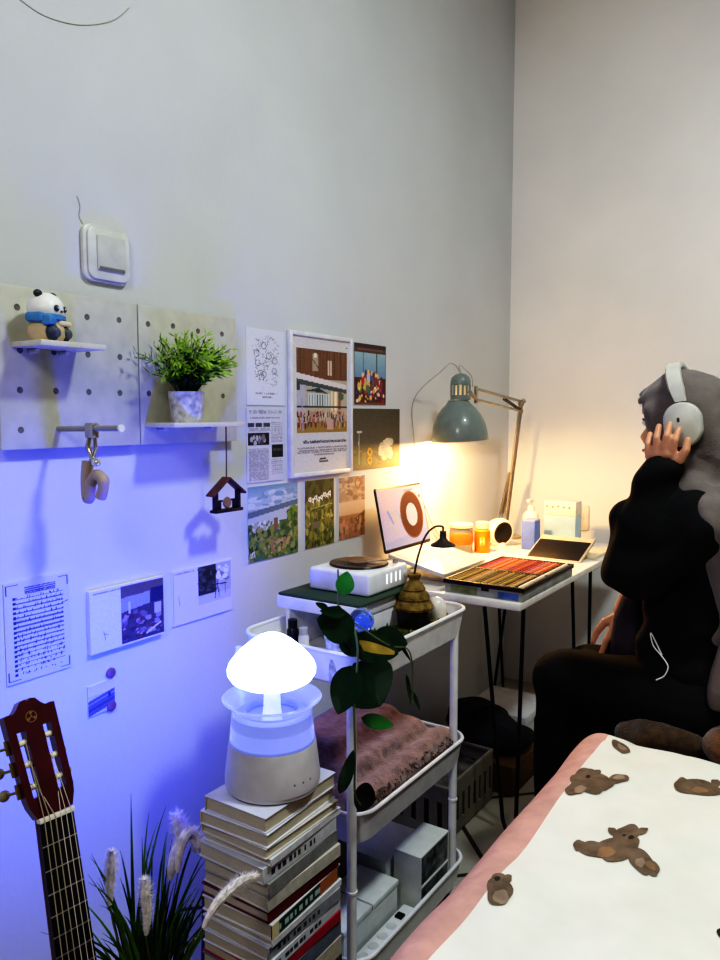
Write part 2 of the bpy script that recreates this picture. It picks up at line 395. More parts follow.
# hanging wooden house ornament
hy, hx = 1.425, .085; hz = 1.052
t = thing('house_ornament', 'small dark wooden house frame ornament hanging on a cord below the plant shelf', 'ornament', (hx, hy, hz))
dk = M('dark_wood', (38, 28, 34), .6, var=.2); rf = M('roof_red_wood', (98, 62, 50), .6, var=.2)
b = MB().box((hx - .012, hy - .05, hz), (hx + .012, hy + .05, hz + .008), .002)
for y in (-.041, .041): b.box((hx - .006, hy + y - .006, hz), (hx + .006, hy + y + .006, hz + .055), .002)
for y in (-.027, .027): b.box((hx - .004, hy + y - .004, hz + .008), (hx + .004, hy + y + .004, hz + .03), .001)
b.box((hx - .004, hy - .04, hz + .027), (hx + .004, hy - .018, hz + .032), .001).box((hx - .004, hy + .018, hz + .027), (hx + .004, hy + .04, hz + .032), .001)
b.build('frame', dk, t)
for s in (-1, 1):
    d = V((0, s * .072, -.052)).normalized(); n = V((0, .052 * s, .072)).normalized()
    MB().box((-.014, 0, -.0025), (.014, .074, .0025), .001, mat=frame((hx, hy, hz + .088), (1, 0, 0), d, n)).build('roof_panel', rf, t)
MB().lathe([(0, 0), (.013, 0), (.015, .003), (.013, .006), (0, .006)], (hx - .002, hy, hz + .024), 24, mat=Matrix.Rotation(PI / 2, 4, 'Y')).build('round_tag', M('tag_tan', (150, 120, 84), .6, var=.2), t)
MB().tube([(hx, hy, hz + .088), (hx, hy + .001, hz + .14), (hx + .001, hy, SZ2 - .011)], .0018, 6).build('cord', M('cord_brown', (96, 74, 64), .8), t)

# ------------------------------------------------------------ wall pictures
pm = paint_mat('printed_paper', .6)
def pic(name, img, y0, y1, z0, z1, label, cat, x=.0032, group=None):
    o = sheet(name, img, (x, y0, z0), (0, y1 - y0, 0), (0, 0, z1 - z0), pm, thick=x - .0001, base=(x, (y0 + y1) / 2, z0)); tag(o, label, cat, group); return o
random.seed(3)
im = Img(64, 84, (214, 216, 220))
for _ in range(150):
    u = random.uniform(.2, .8); v = random.uniform(.1, .76); g = random.randint(120, 185)
    im.line(u, v, u + random.uniform(-.08, .08), v + random.uniform(-.05, .05), .35, (g, g, g + 6))
for k in range(9): im.ring(random.uniform(.25, .75), random.uniform(.15, .72), .07, .045, .8, (110, 112, 118))
im.text(.22, .8, .84, .02, (150, 150, 154), .35); im.text(.4, .65, .89, .02, (150, 150, 154), .35)
pic('line_drawing_print', im, 1.596, 1.764, 1.328, 1.543, 'white sheet with a grey line drawing, above the newspaper print', 'print')
im = Img(72, 90, (206, 206, 212))
im.text(.08, .95, .05, .05, (150, 150, 156), .6, .9); im.text(.1, .9, .13, .02, (160, 160, 166), .4)
im.rect(.03, .2, .62, .25, (70, 70, 78)); im.rect(.2, .2, .24, .25, (190, 190, 194)); im.rect(.4, .2, .45, .25, (190, 190, 194))
for k in range(3): im.text(.04, .62, .27 + k * .018, .014, (170, 170, 176), .35)
im.rect(.03, .33, .6, .5, (34, 32, 36)); im.speck(.1, .36, .55, .48, [(120, 116, 120), (70, 66, 70), (180, 176, 178)], 18, .02, .05)
im.rect(.66, .5, .98, .68, (30, 32, 30)); im.text(.72, .93, .57, .03, (90, 92, 88), .4)
for k in range(24): im.text(.04, .58, .55 + k * .018, .014, (168, 166, 172), .35)
for k in range(26):
    v = .2 + k * .028
    if not .48 < v < .7: im.text(.66, .97, v, .014, (168, 166, 172), .35)
pic('newspaper_print', im, 1.594, 1.754, 1.108, 1.32, 'white newspaper style sheet with small black photos, left of the framed poster', 'print')
# framed poster
t = thing('framed_poster', 'tall white framed poster of a brown building above a crowd, centre of the wall pictures', 'poster', (0, 1.95, 1.11))
y0, y1, z0, z1 = 1.776, 2.104, 1.11, 1.552
b = MB()
for lo, hi in (((0.001, y0, z0), (.015, y0 + .013, z1)), ((0.001, y1 - .013, z0), (.015, y1, z1)), ((0.001, y0 + .013, z0), (.015, y1 - .013, z0 + .013)), ((0.001, y0 + .013, z1 - .013), (.015, y1 - .013, z1))): b.box(lo, hi, .002)
b.build('picture_frame', M('frame_white', (222, 222, 222), .4), t)
im = Img(110, 150, (206, 204, 202))
U0, U1, A0, A1 = .07, .95, .085, .705
def pu(u): return U0 + (U1 - U0) * u
def pv(v): return A0 + (A1 - A0) * v
im.rect(U0, A0, U1, A1, (112, 76, 52))
for k in range(46):
    u = pu(random.random()); im.line(u, pv(0), u + random.uniform(-.01, .01), pv(.33), .5, random.choice([(92, 58, 40), (132, 92, 62), (120, 84, 60)]))
im.rect(pu(.3), pv(.06), pu(.42), pv(.26), (168, 150, 128)); im.rect(pu(.33), pv(.05), pu(.39), pv(.1), (226, 214, 196)); im.line(pu(.3), pv(.12), pu(.44), pv(.24), .6, (80, 56, 42))
im.rect(pu(.6), pv(.12), pu(.69), pv(.3), (216, 196, 170)); im.rect(pu(.635), pv(.12), pu(.65), pv(.3), (150, 110, 84))
im.rect(pu(0), pv(.36), pu(1), pv(1), (176, 170, 150))
im.poly([(pu(0), pv(.29)), (pu(1), pv(.41)), (pu(1), pv(.47)), (pu(0), pv(.36))], (214, 206, 200))
im.poly([(pu(0), pv(.36)), (pu(1), pv(.47)), (pu(1), pv(.52)), (pu(0), pv(.42))], (76, 84, 82))
im.poly([(pu(.15), pv(.5)), (pu(.42), pv(.46)), (pu(.62), pv(.53))], (60, 66, 70))
im.rect(pu(.22), pv(.53), pu(.64), pv(.7), (196, 204, 196))
for k in range(8): im.rect(pu(.24 + .05 * k), pv(.54), pu(.255 + .05 * k), pv(.7), (86, 92, 88))
im.rect(pu(0), pv(.43), pu(.16), pv(.78), (178, 176, 184)); im.rect(pu(0), pv(.4), pu(.06), pv(.5), (66, 74, 62))
for k, c in ((.66, (226, 206, 160)), (.74, (240, 222, 180)), (.82, (150, 90, 60))): im.rect(pu(k), pv(.5), pu(k + .05), pv(.78), c)
im.ell(pu(.88), pv(.56), .05, .03, (92, 104, 84)); im.rect(pu(0), pv(.685), pu(1), pv(.7), (70, 62, 58))
im.rect(pu(0), pv(.86), pu(1), pv(1), (158, 126, 62))
for _ in range(150):
    u = pu(random.uniform(.01, .99)); v = pv(random.uniform(.76, .93)); c = random.choice([(120, 44, 40), (58, 42, 48), (178, 120, 96), (210, 186, 160), (90, 60, 44), (150, 70, 70), (60, 70, 84)])
    im.line(u, v - .018, u, v + .018, .7, c); im.ell(u, v - .024, .01, .007, (200, 160, 130))
im.line(pu(.1), pv(.6), pu(.12), pv(.97), 1.2, (170, 160, 168)); im.rect(pu(.58), pv(.84), pu(.72), pv(.97), (196, 158, 146))
im.a[(im.u < U0) | (im.u > U1) | (im.v < A0) | (im.v > A1)] = (206, 204, 202)
im.rect(.93, .045, .97, .05, (120, 120, 120))
im.text(.18, .93, .775, .02, (104, 94, 108), .55, 1)
for k, (a, c) in enumerate(((.08, .95), (.1, .95), (.08, .95), (.36, .7))): im.text(a, c, .82 + k * .017, .01, (150, 146, 148), .35, .95)
im.text(.46, .56, .905, .012, (70, 66, 66), .5, 1); im.text(.45, .6, .925, .012, (90, 86, 86), .55, 1)
sheet('poster_print', im, (.009, y0 + .0131, z0 + .0131), (0, y1 - y0 - .0262, 0), (0, 0, z1 - z0 - .0262), pm, parent=t, thick=.004)
# right column
im = Img(70, 76, (92, 66, 58))
im.rect(0, 0, 1, .06, (70, 48, 44)); im.rect(.1, .08, .9, .1, (120, 90, 80)); im.grad(.14, .62, (150, 178, 186), (104, 140, 168), .02, .98)
for u in (.28, .7): im.rect(u - .012, .14, u + .012, .6, (56, 44, 42))
im.rect(.02, .55, .98, 1, (84, 38, 36))
for _ in range(26):
    u = random.uniform(.08, .92); v = random.uniform(.45, .7); c = random.choice([(178, 52, 48), (86, 120, 66), (200, 176, 90), (120, 60, 70), (190, 190, 200), (60, 90, 130)])
    im.ell(u, v + .09, .055, .08, c); im.ell(u, v, .035, .04, random.choice([(226, 190, 150), (214, 170, 130), (90, 50, 40)]))
im.speck(.05, .72, .95, .95, [(206, 176, 96), (220, 210, 200), (150, 40, 40), (60, 70, 130), (230, 190, 120)], 34, .015, .05)
im.rect(0, .96, 1, 1, (110, 76, 56))
pic('group_scene_print', im, 2.128, 2.33, 1.335, 1.543, 'square dark brown print of a colourful crowd before three windows, upper right of the poster', 'print')
im = Img(80, 60, (94, 86, 70)); im.grad(0, .6, (84, 78, 62), (104, 96, 78)); im.grad(.6, 1, (112, 104, 70), (138, 122, 80))
im.speck(0, .7, 1, .95, [(120, 124, 70), (140, 132, 80), (104, 104, 64)], 40, .02, .06)
for v in (.72, .86): im.ring(.34, v, .05, .07, .45, (214, 160, 52))
im.line(.12, .38, .12, .9, .6, (180, 176, 160)); im.rect(.07, .37, .17, .4, (200, 196, 180)); im.line(.1, .6, .12, .5, .6, (190, 186, 170))
im.speck(.58, .55, .8, .85, [(206, 196, 164), (190, 180, 148), (216, 206, 178)], 26, .03, .07)
pic('dark_olive_print', im, 2.122, 2.428, 1.113, 1.322, 'wide dark olive print with an orange double ring, lower right of the poster', 'print')
# lower row
im = Img(100, 92, (150, 170, 190)); im.grad(0, .3, (120, 150, 180), (186, 200, 212)); im.speck(0, .08, 1, .26, [(190, 204, 216), (160, 180, 200), (130, 156, 184)], 40, .04, .12, .35)
im.poly([(0, .34), (1, .24), (1, .32), (0, .42)], (96, 116, 134)); im.poly([(0, .42), (1, .31), (1, .5), (0, .52)], (178, 190, 202))
im.rect(0, .5, 1, 1, (74, 104, 64))
im.speck(.1, .5, .6, .62, [(190, 196, 200), (160, 170, 170), (120, 130, 130), (210, 214, 214)], 50, .015, .04)
im.speck(0, .58, 1, 1, [(58, 90, 50), (96, 128, 66), (126, 140, 78), (44, 70, 52), (70, 110, 90), (150, 150, 100)], 230, .015, .05)
im.speck(.8, .35, 1, .6, [(70, 104, 52), (110, 140, 60), (50, 80, 44)], 40, .03, .05); im.rect(.5, .46, .58, .62, (126, 96, 76))
im.speck(.3, .74, .8, .95, [(176, 150, 120), (150, 120, 96), (110, 130, 70)], 40, .015, .04); im.text(.05, .15, .9, .08, (210, 214, 214), .8, 1)
pic('landscape_print', im, 1.594, 1.82, .88, 1.097, 'blue and green landscape print of a bay, leftmost of the lower row', 'print')
im = Img(70, 90, (70, 76, 36)); im.grad(0, .35, (62, 66, 34), (84, 90, 42)); im.speck(0, 0, 1, .3, [(54, 58, 30), (78, 84, 40)], 50, .04, .1)
im.speck(0, .35, 1, 1, [(110, 118, 52), (140, 140, 66), (84, 100, 44), (168, 160, 90), (60, 76, 36), (120, 110, 60)], 220, .02, .06)
for k, (u, v) in enumerate(((.16, .28), (.26, .3), (.36, .26), (.46, .29), (.56, .27), (.66, .23), (.76, .25), (.84, .22))):
    im.ring(u, v, .045, .032, .4, (236, 234, 222)); im.line(u + .04, v - .03, u + .03, v + .05, .7, (236, 234, 222))
im.rect(.22, .62, .5, .72, (110, 106, 92)); im.line(.2, .42, .95, .38, .6, (170, 164, 110))
pic('green_lettering_print', im, 1.856, 2.01, .882, 1.095, 'narrow dark green print with white script lettering, middle of the lower row', 'print')
im = Img(64, 84, (168, 140, 116)); im.grad(0, .4, (148, 122, 106), (176, 152, 130)); im.speck(0, 0, 1, .4, [(160, 134, 116), (140, 112, 96), (184, 160, 140)], 60, .05, .12, .4)
im.ring(.72, .12, .12, .1, .7, (150, 100, 66)); im.grad(.4, .62, (196, 176, 160), (186, 158, 136)); im.grad(.62, 1, (150, 110, 84), (166, 110, 86))
im.poly([(.6, .7), (1, .58), (1, .84), (.8, .82)], (92, 80, 56)); im.speck(0, .66, 1, 1, [(170, 120, 96), (140, 104, 76), (190, 140, 110), (110, 92, 64)], 60, .02, .06)
pic('sunset_print', im, 2.038, 2.194, .885, 1.093, 'narrow pinkish brown landscape print, right one of the lower row beside the laptop', 'print')
# sheet music
im = Img(110, 150, (196, 198, 214))
ink = (54, 54, 66)
for (a, b_, c, d) in ((.03, .03, .2, .03), (.03, .03, .03, .12), (.84, .03, .97, .03), (.97, .03, .97, .12), (.03, .97, .2, .97), (.03, .88, .03, .97), (.84, .97, .97, .97), (.97, .88, .97, .97)): im.line(a, b_, c, d, .9, ink)
for k in range(4): im.text(.3, .78, .075 + k * .018, .01, (90, 90, 104), .45, .95)
for k in range(17):
    v = .16 + k * .047
    for q in range(3): im.line(.13, v + q * .008, .9, v + q * .008, .28, (104, 104, 122))
    im.rect(.12, v - .005, .16, v + .022, ink)
    for _ in range(16):
        u = random.uniform(.17, .89); im.ell(u, v + random.uniform(0, .018), .009, .006, ink)
        if random.random() < .6: im.line(u + .006, v - .012, u + .006, v + .012, .4, ink)
im.line(.88, .3, .98, .29, .6, ink)
pic('sheet_music', im, .861, 1.012, .744, .957, 'sheet of printed music with black corner brackets taped to the wall above the guitar', 'sheet music')
im = Img(110, 76, (206, 208, 226)); im.text(.05, .4, .05, .02, (150, 152, 170), .4); im.text(.17, .22, .72, .2, (130, 132, 150), .5, 1)
im.rect(.4, .03, 1, .97, (72, 68, 84)); im.rect(.4, .03, 1, .22, (98, 88, 92)); im.poly([(.4, .22), (.8, .2), (.8, .4), (.4, .46)], (150, 152, 180)); im.rect(.82, .16, 1, .4, (40, 44, 84))
im.speck(.42, .45, .98, .92, [(90, 74, 88), (120, 100, 116), (62, 54, 70), (150, 140, 160), (104, 60, 66)], 80, .015, .045); im.rect(.5, .3, .53, .5, (190, 190, 206)); im.rect(.86, .42, .96, .6, (180, 176, 196))
im.line(.75, .9, .95, .78, 1.2, (200, 200, 214))
pic('postcard', im, 1.057, 1.272, .758, .903, 'white postcard with a large dark photo of a crowd, nearer the sheet music', 'postcard', x=.012, group='white postcards on the wall')
im = Img(110, 76, (206, 208, 226)); im.line(.02, .03, .02, .95, .5, (150, 152, 170)); im.text(.05, .35, .06, .02, (150, 152, 170), .4); im.text(.1, .14, .55, .2, (140, 142, 160), .5, 1)
im.rect(.42, .02, .98, .74, (170, 176, 206)); im.rect(.42, .02, .72, .56, (44, 48, 60)); im.speck(.42, .05, .7, .5, [(60, 66, 76), (34, 38, 48), (74, 84, 92)], 30, .02, .05)
im.rect(.42, .58, .98, .74, (186, 190, 216)); im.line(.74, .3, .74, .5, 1.6, (120, 116, 140)); im.line(.72, .5, .7, .68, .7, (50, 50, 64)); im.line(.76, .5, .77, .68, .7, (50, 50, 64)); im.line(.7, .42, .9, .44, .9, (60, 60, 76)); im.line(.88, .44, .88, .62, .7, (60, 60, 76))
im.speck(.75, .1, .96, .36, [(200, 204, 226), (130, 130, 156), (220, 222, 236)], 20, .02, .05)
pic('postcard', im, 1.307, 1.525, .763, .905, 'white postcard with a small street photo, nearer the mushroom lamp', 'postcard', x=.004, group='white postcards on the wall')
im = Img(50, 44, (190, 190, 214)); im.grad(0, .35, (196, 198, 222), (206, 206, 226)); im.poly([(0, .5), (.95, .3), (.95, .8), (0, 1)], (96, 100, 136)); im.line(0, .62, .95, .42, .9, (150, 154, 186)); im.line(0, .82, .95, .62, 1.2, (70, 72, 104)); im.ell(.75, .48, .06, .1, (60, 62, 110)); im.rect(.95, 0, 1, 1, (206, 208, 226))
pic('photo_print', im, 1.052, 1.13, .613, .684, 'tiny photo of a hazy bridge taped to the wall below the first postcard', 'photo')
mg = M('magnet_brown', (126, 96, 110), .5, var=.2)
for (px, py, lb) in ((111, 673, 'round brown sticker above the tiny photo'), (111.5, 706, 'round brown sticker on the lower corner of the tiny photo')):
    p = AX(px, py, .0035); o = MB().lathe([(0, 0), (.0125, 0), (.0125, .002), (.011, .003), (0, .003)], p, 24, mat=Matrix.Rotation(PI / 2, 4, 'Y')).build('round_sticker', mg, base=p); tag(o, lb, 'sticker', 'round stickers')

# ================================================================== DESK
DZ = .745; DX = .622; DY0, DY1 = 2.085, 3.3
desk_white = M('desk_white', (226, 222, 214), .45)
t = thing('desk', 'white topped desk on black hairpin legs in the corner', 'desk', (.31, 2.69, 0))
MB().box((.016, DY0, DZ - .022), (DX, DY1, DZ), .003).build('desk_top', desk_white, t)
for (x, y, sx, sy) in ((.565, 2.15, 1, -1), (.09, 2.17, -1, -1), (.565, 2.87, 1, 1), (.09, 3.2, -1, 1)):
    b = MB(); tz = DZ - .025
    a0 = V((x - .05 * sx, y + .01, tz)) if not (sx == 1 and sy == -1) else V((.502, 2.10, tz)); a1 = V((x + .028 * sx, y + .01 - .02, tz)) if not (sx == 1 and sy == -1) else V((.604, 2.158, tz)); f = V((x + .008 * sx, y, .006))
    b.tube([a0, f + V((-.022, 0, .03)), f + V((-.012, 0, 0)), f + V((.012, 0, 0)), f + V((.022, 0, .03)), a1], .0062, 10)
    b.box((x - .052, y - .04, DZ - .027), (x + .05, y + .05, DZ - .0225), .001)
    b.build('leg', BLACK, t)
# laptop on its slanted stand
hinge = V((.12, 2.31, .828)); LW = .318
fd = V((.215, 0, -.045)).normalized(); fn = V((.045, 0, .215)).normalized(); yv = V((0, 1, 0))
t = thing('laptop_stand', 'low slanted stand carrying the open laptop on the desk', 'laptop stand', (.2, 2.31, DZ))
sm_ = M('stand_silver', (190, 188, 184), .35, .6)
b = MB()
for y in (2.23, 2.39):
    b.tube([(.10, y, DZ + .005), (.13, y, .812), (.325, y, .772), (.345, y, DZ + .005), (.10, y, DZ + .005)], .0045, 8)
b.cyl((.10, 2.23, DZ + .005), (.10, 2.39, DZ + .005), .0045).cyl((.345, 2.23, DZ + .005), (.345, 2.39, DZ + .005), .0045)
b.build('stand', sm_, t)
t = thing('laptop', 'open laptop with white keyboard showing a brown ring on a pale screen', 'laptop', (.2, 2.31, .78))
alu = M('laptop_silver', (216, 212, 204), .35, .2)
fr = frame(hinge, fd, yv, fn)
MB().prism([(u + .112, v) for u, v in rrect(.222, LW, .012)], -.006, .008, fr, bev=.002, smooth=True).build('base', alu, t)
b = MB()
for r in range(5):
    n = 13 if r < 4 else 7
    for k in range(n):
        w = LW * .88 / n
        if r == 4 and k == 3: pass
        y = -LW * .44 + w * (k + .5)
        b.box((.022 + r * .019, y - w * .43, .0082), (.022 + r * .019 + .0155, y + w * .43, .0098), .0008, mat=fr, seg=1)
b.build('keyboard', M('key_white', (234, 230, 220), .5), t)
MB().box((.13, -.055, .0081), (.205, .055, .0088), .0004, mat=fr, seg=1).build('trackpad', M('trackpad', (206, 202, 194), .4), t)
su = V((-.045, 0, .215)).normalized(); sn = yv.cross(su)
SHt = .224
fs = frame(hinge + V((-.004, 0, .004)), yv, su, sn)
sc = MB().prism([(u, v + SHt / 2) for u, v in rrect(LW, SHt, .01)], -.006, 0, fs, bev=.0015, smooth=True).build('screen_lid', M('lid_dark', (46, 40, 40), .4), t)
im = Img(120, 84, (206, 194, 226)); im.grad(0, 1, (214, 194, 222), (188, 190, 232)); im.poly([(0, 0), (.45, 0), (.3, .35), (.05, .4)], (222, 196, 216))
for (u0, u1, c) in ((.06, .14, (140, 160, 220)), (.17, .22, (206, 200, 190)), (.24, .32, (170, 190, 226)), (.35, .38, (196, 190, 226))): im.line(u0 + .1, .38, u1 + .1, .58, 2.2, c)
im.line(.2, .66, .3, .75, 1.6, (196, 194, 190)); im.poly([(0, .9), (1, .78), (1, 1), (0, 1)], (172, 180, 226))
im.ring(.68, .5, .26, .42, .48, (98, 50, 16)); im.ring(.68, .5, .26, .42, .93, (130, 84, 60)); im.ell(.68, .5, .124, .2, (206, 204, 226)); im.ell(.92, .2, .03, .03, (150, 110, 100)); im.text(.58, .8, .06, .03, (180, 150, 170), .6)
pscreen = paint_mat('laptop_screen', .45, .30)
im.a *= .80
sheet('display', im, hinge + V((-.004, 0, .004)) + sn * .0012 + su * .012 - yv * (LW / 2 - .007), yv * (LW - .014), su * (SHt - .02), pscreen, parent=sc, thick=.001)
# box of pastels
PX0, PX1, PY0, PY1 = .362, .621, 2.108, 2.56
t = thing('pastel_box', 'flat open pastel box with black tray and blue printed sides at the desk edge', 'pastel box', (.49, 2.33, DZ))
MB().box((PX0, PY0, DZ + .0004), (PX1, PY1, DZ + .03), .002).build('box_base', M('box_print', (150, 152, 150), .5, var=.2, vscale=14), t)
tr = M('tray_black', (34, 26, 24), .5)
b = MB().box((PX0 - .004, PY0 - .004, DZ + .0302), (PX1 + .004, PY1 + .004, DZ + .034))
for lo, hi in (((PX0 - .004, PY0 - .004), (PX0 + .005, PY1 + .004)), ((PX1 - .005, PY0 - .004), (PX1 + .004, PY1 + .004)), ((PX0, PY0 - .004), (PX1, PY0 + .005)), ((PX0, PY1 - .005), (PX1, PY1 + .004)), ((PX0, 2.32), (PX1, 2.332)), ((PX1 - .034, PY0), (PX1 - .028, PY1))):
    b.box((lo[0], lo[1], DZ + .034), (hi[0], hi[1], DZ + .043), .001)
b.build('tray', tr, t)
MB().box((PX0 + .02, PY0 - .0012, DZ + .005), (PX0 + .11, PY0 - .0002, DZ + .026)).box((PX0 + .18, PY0 - .0012, DZ + .004), (PX0 + .245, PY0 - .0002, DZ + .024), mi=1).box((PX0 + .125, PY0 - .002, DZ + .02), (PX0 + .15, PY0 - .0002, DZ + .03), mi=2).build(
    'side_print', [M('print_green', (120, 128, 80), .5, var=.3, vscale=40), M('print_blue', (70, 100, 170), .5, var=.3, vscale=40), tr], t)
near = [('olive green', (110, 108, 50)), ('moss green', (96, 110, 58)), ('yellow green', (176, 168, 70)), ('mustard', (196, 156, 60)), ('ochre', (186, 136, 60)), ('gold', (206, 166, 80)), ('tan', (180, 140, 92)), ('light brown', (150, 104, 64)), ('brown', (112, 74, 46)), ('dark brown', (78, 52, 38)), ('grey brown', (120, 104, 90)), ('sand', (206, 182, 136))]
far_ = [('coral', (224, 104, 74)), ('orange', (226, 120, 48)), ('deep orange', (210, 92, 40)), ('red', (192, 56, 46)), ('pink', (222, 128, 122)), ('salmon', (226, 146, 110)), ('rose', (190, 84, 96)), ('peach', (232, 170, 120)), ('brick red', (160, 66, 48)), ('amber', (224, 150, 60)), ('violet pink', (176, 110, 140)), ('rust', (170, 84, 44))]
ordn = ['first', 'second', 'third', 'fourth', 'fifth', 'sixth', 'seventh', 'eighth', 'ninth', 'tenth', 'eleventh', 'twelfth', 'thirteenth', 'fourteenth', 'fifteenth', 'sixteenth', 'seventeenth', 'eighteenth', 'nineteenth', 'twentieth']
pitch = (PX1 - .036 - PX0 - .008) / 18; proto = {}
for row, cols, ya, yb in (('near', near, PY0 + .008, 2.318), ('far', far_, 2.334, PY1 - .008)):
    for k in range(18):
        nm, c = cols[(k * 7 + (3 if row == 'far' else 0)) % 12]; x = PX0 + .008 + pitch * (k + .5)
        key = (row, nm); base = V((x, (ya + yb) / 2, DZ + .0395))
        if key not in proto:
            L = yb - ya
            o = MB().tube([base - V((0, L / 2, 0)), base - V((0, L / 2 - .006, 0)), base + V((0, L / 2 - .006, 0)), base + V((0, L / 2, 0))], [.003, .0043, .0043, .003], 8).build('pastel_stick', M('pastel_' + nm.replace(' ', '_'), tuple(int(v * .86) for v in c), .6), base=base); proto[key] = o
        else:
            o = proto[key].copy(); COL.objects.link(o); o.location = base
        tag(o, f'{nm} pastel stick, {ordn[k]} from the wall in the {row} row of the box', 'pastel', 'pastel sticks in the open box')
for k, (ya, yb) in enumerate(((PY0 + .01, 2.25), (2.256, 2.39), (2.396, PY1 - .01))):
    base = V((PX1 - .016, (ya + yb) / 2, DZ + .0395)); L = yb - ya
    o = MB().tube([base - V((0, L / 2, 0)), base - V((0, L / 2 - .004, 0)), base + V((0, L / 2 - .004, 0)), base + V((0, L / 2, 0))], [.004, .006, .006, .004], 10).build('pastel_stick', M('pastel_white', (226, 212, 190), .6), base=base)
    tag(o, ['white pastel stick in the front channel of the box, nearest the trolley', 'white pastel stick in the middle of the front channel of the box', 'white pastel stick in the front channel of the box, nearest the dark lid'][k], 'pastel', 'white pastel sticks')
# dark propped lid behind the box
t = thing('propped_case', 'black lined beige case lid propped open on the desk before the blue box', 'case', (.47, 2.9, DZ))
q0, q1 = V((.355, 2.80, DZ + .003)), V((.565, 2.80, DZ + .003)); up = V((.02, .13, .074))
eu = (q1 - q0).normalized(); ev = up.normalized(); ew = eu.cross(ev).normalized()
fr2 = frame(q0, eu, ev, ew)
MB().box((0, 0, -.012), (.215, up.length, 0), .003, mat=fr2).build('lid', M('case_beige', (196, 184, 160), .6), t)
MB().box((.006, .006, .0002), (.209, up.length - .03, .0022), .0008, mat=fr2).build('lining', M('case_black', (22, 20, 22), .5), t)
MB().tube([(.40, 2.925, .80), (.40, 2.985, DZ + .004)], .003).tube([(.54, 2.93, .80), (.54, 2.985, DZ + .004)], .003).build('prop', BLACK, t)
o = MB().box((.49, 2.90, DZ + .0005), (.6, 3.1, DZ + .012), .002).build('notebook', M('notebook_cream', (220, 204, 176), .6), base=(.55, 3.0, DZ)); tag(o, 'thin cream notebook lying at the far end of the desk', 'notebook')
# jars, bottle and speaker along the wall
p = V((.105, 2.745, DZ))
t = thing('candle_jar', 'wide glass candle jar with an orange label next to the laptop', 'jar', p)
MB().lathe([(0, .001), (.043, .001), (.046, .006), (.046, .1), (.043, .106), (.043, .01), (0, .01)], p, 36).build('glass', M('jar_glass', (250, 238, 214), .08, trans=.75, var=.02), t)
MB().lathe([(0, .011), (.0415, .011), (.0415, .07), (0, .072)], p, 32).build('wax', M('wax_cream', (240, 216, 170), .5), t)
MB().lathe([(.0465, .04), (.0472, .041), (.0472, .083), (.0465, .084)], p, 36).build('paper_label', M('label_orange', (206, 110, 30), .6), t)
MB().lathe([(0, .107), (.048, .107), (.048, .118), (.046, .12), (0, .12)], p, 36).build('lid', M('jar_lid', (236, 220, 180), .4), t)
p = V((.165, 2.815, DZ))
t = thing('orange_bottle', 'small orange bottle with white letter on its label, right of the candle jar', 'bottle', p)
MB().lathe([(0, 0), (.030, 0), (.0325, .004), (.0325, .088), (.026, .095), (.018, .097), (0, .097)], p, 28).build('body', M('orange_plastic', (238, 128, 20), .3, emit=None), t)
MB().lathe([(.018, .0972), (.026, .098), (.026, .122), (.024, .124), (0, .124)], p, 24).build('cap', M('cap_cream', (246, 226, 180), .4), t)
d = (V((CAM.x, CAM.y, 0)) - V((p.x, p.y, 0))).normalized(); r_ = V((-d.y, d.x, 0))
fb = frame(p + d * .032 + V((0, 0, .048)), r_, (0, 0, 1), d)
MB().box((-.012, -.018, -.002), (.012, .018, .0006), .001, mat=fb).box((-.008, -.011, .0007), (-.005, .012, .0013), mat=fb, mi=1).box((.005, -.011, .0007), (.008, .012, .0013), mat=fb, mi=1).box((-.005, -.002, .0007), (.005, .002, .0013), mat=fb, mi=1).build(
    'paper_label', [M('label_amber', (244, 156, 44), .5), M('label_cream', (252, 226, 170), .5)], t)
p = V((.165, 2.985, DZ))
t = thing('round_speaker', 'white round desktop speaker with a dark angled grille beside the orange bottle', 'speaker', p)
ax = (d + V((.75, .25, -.12))).normalized(); rot = V((0, 0, 1)).rotation_difference(ax).to_matrix().to_4x4()
c = p + V((0, 0, .062))
MB().lathe([(0, -.05), (.03, -.047), (.05, -.03), (.059, 0), (.058, .02), (.054, .028), (.048, .03), (.046, .026)], c, 36, mat=rot).cyl(p + V((0, 0, .0005)), p + V((0, 0, .02)), .032, .026).build('body', M('speaker_white', (236, 226, 206), .4), t)
MB().lathe([(.047, .027), (.04, .03), (.02, .024), (0, .022)], c, 32, mat=rot).build('grille', M('grille_dark', (40, 36, 30), .8, bump=.6, bscale=400), t)
# boxes at the back
t = thing('blue_box', 'narrow blue box standing left of the taller pale box', 'box', (.30, 3.0, DZ))
MB().box((.272, 2.965, DZ + .0005), (.329, 3.03, DZ + .118), .002).build('carton', M('carton_blue', (96, 122, 196), .5), t)
MB().box((.2718, 2.9648, DZ + .1185), (.3292, 3.0302, DZ + .124), .001).build('lid', M('carton_blue_light', (150, 160, 206), .5), t)
t = thing('pale_box', 'tall pale blue carton with a white top band on the desk', 'box', (.385, 3.15, DZ))
MB().box((.322, 3.09, DZ + .0005), (.457, 3.17, DZ + .135), .002).build('carton', M('carton_pale', (170, 200, 214), .5, var=.1, vscale=8), t)
b = MB().box((.3215, 3.0895, DZ + .1355), (.4575, 3.1705, DZ + .195), .002)
random.seed(4)
for k in range(5):
    x = .335 + k * .024; b.lathe([(0, 0), (.005, 0), (.005, .0006), (0, .0006)], (x, 3.089, DZ + .175 + random.uniform(-.006, .006)), 12, mi=1, mat=Matrix.Rotation(PI / 2, 4, 'X'))
b.build('top_band', [M('carton_white', (236, 226, 206), .5), M('print_grey', (150, 130, 110), .5)], t)
p = V((.245, 3.14, DZ))
t = thing('pump_bottle', 'white pump bottle standing behind the narrow blue box', 'bottle', p)
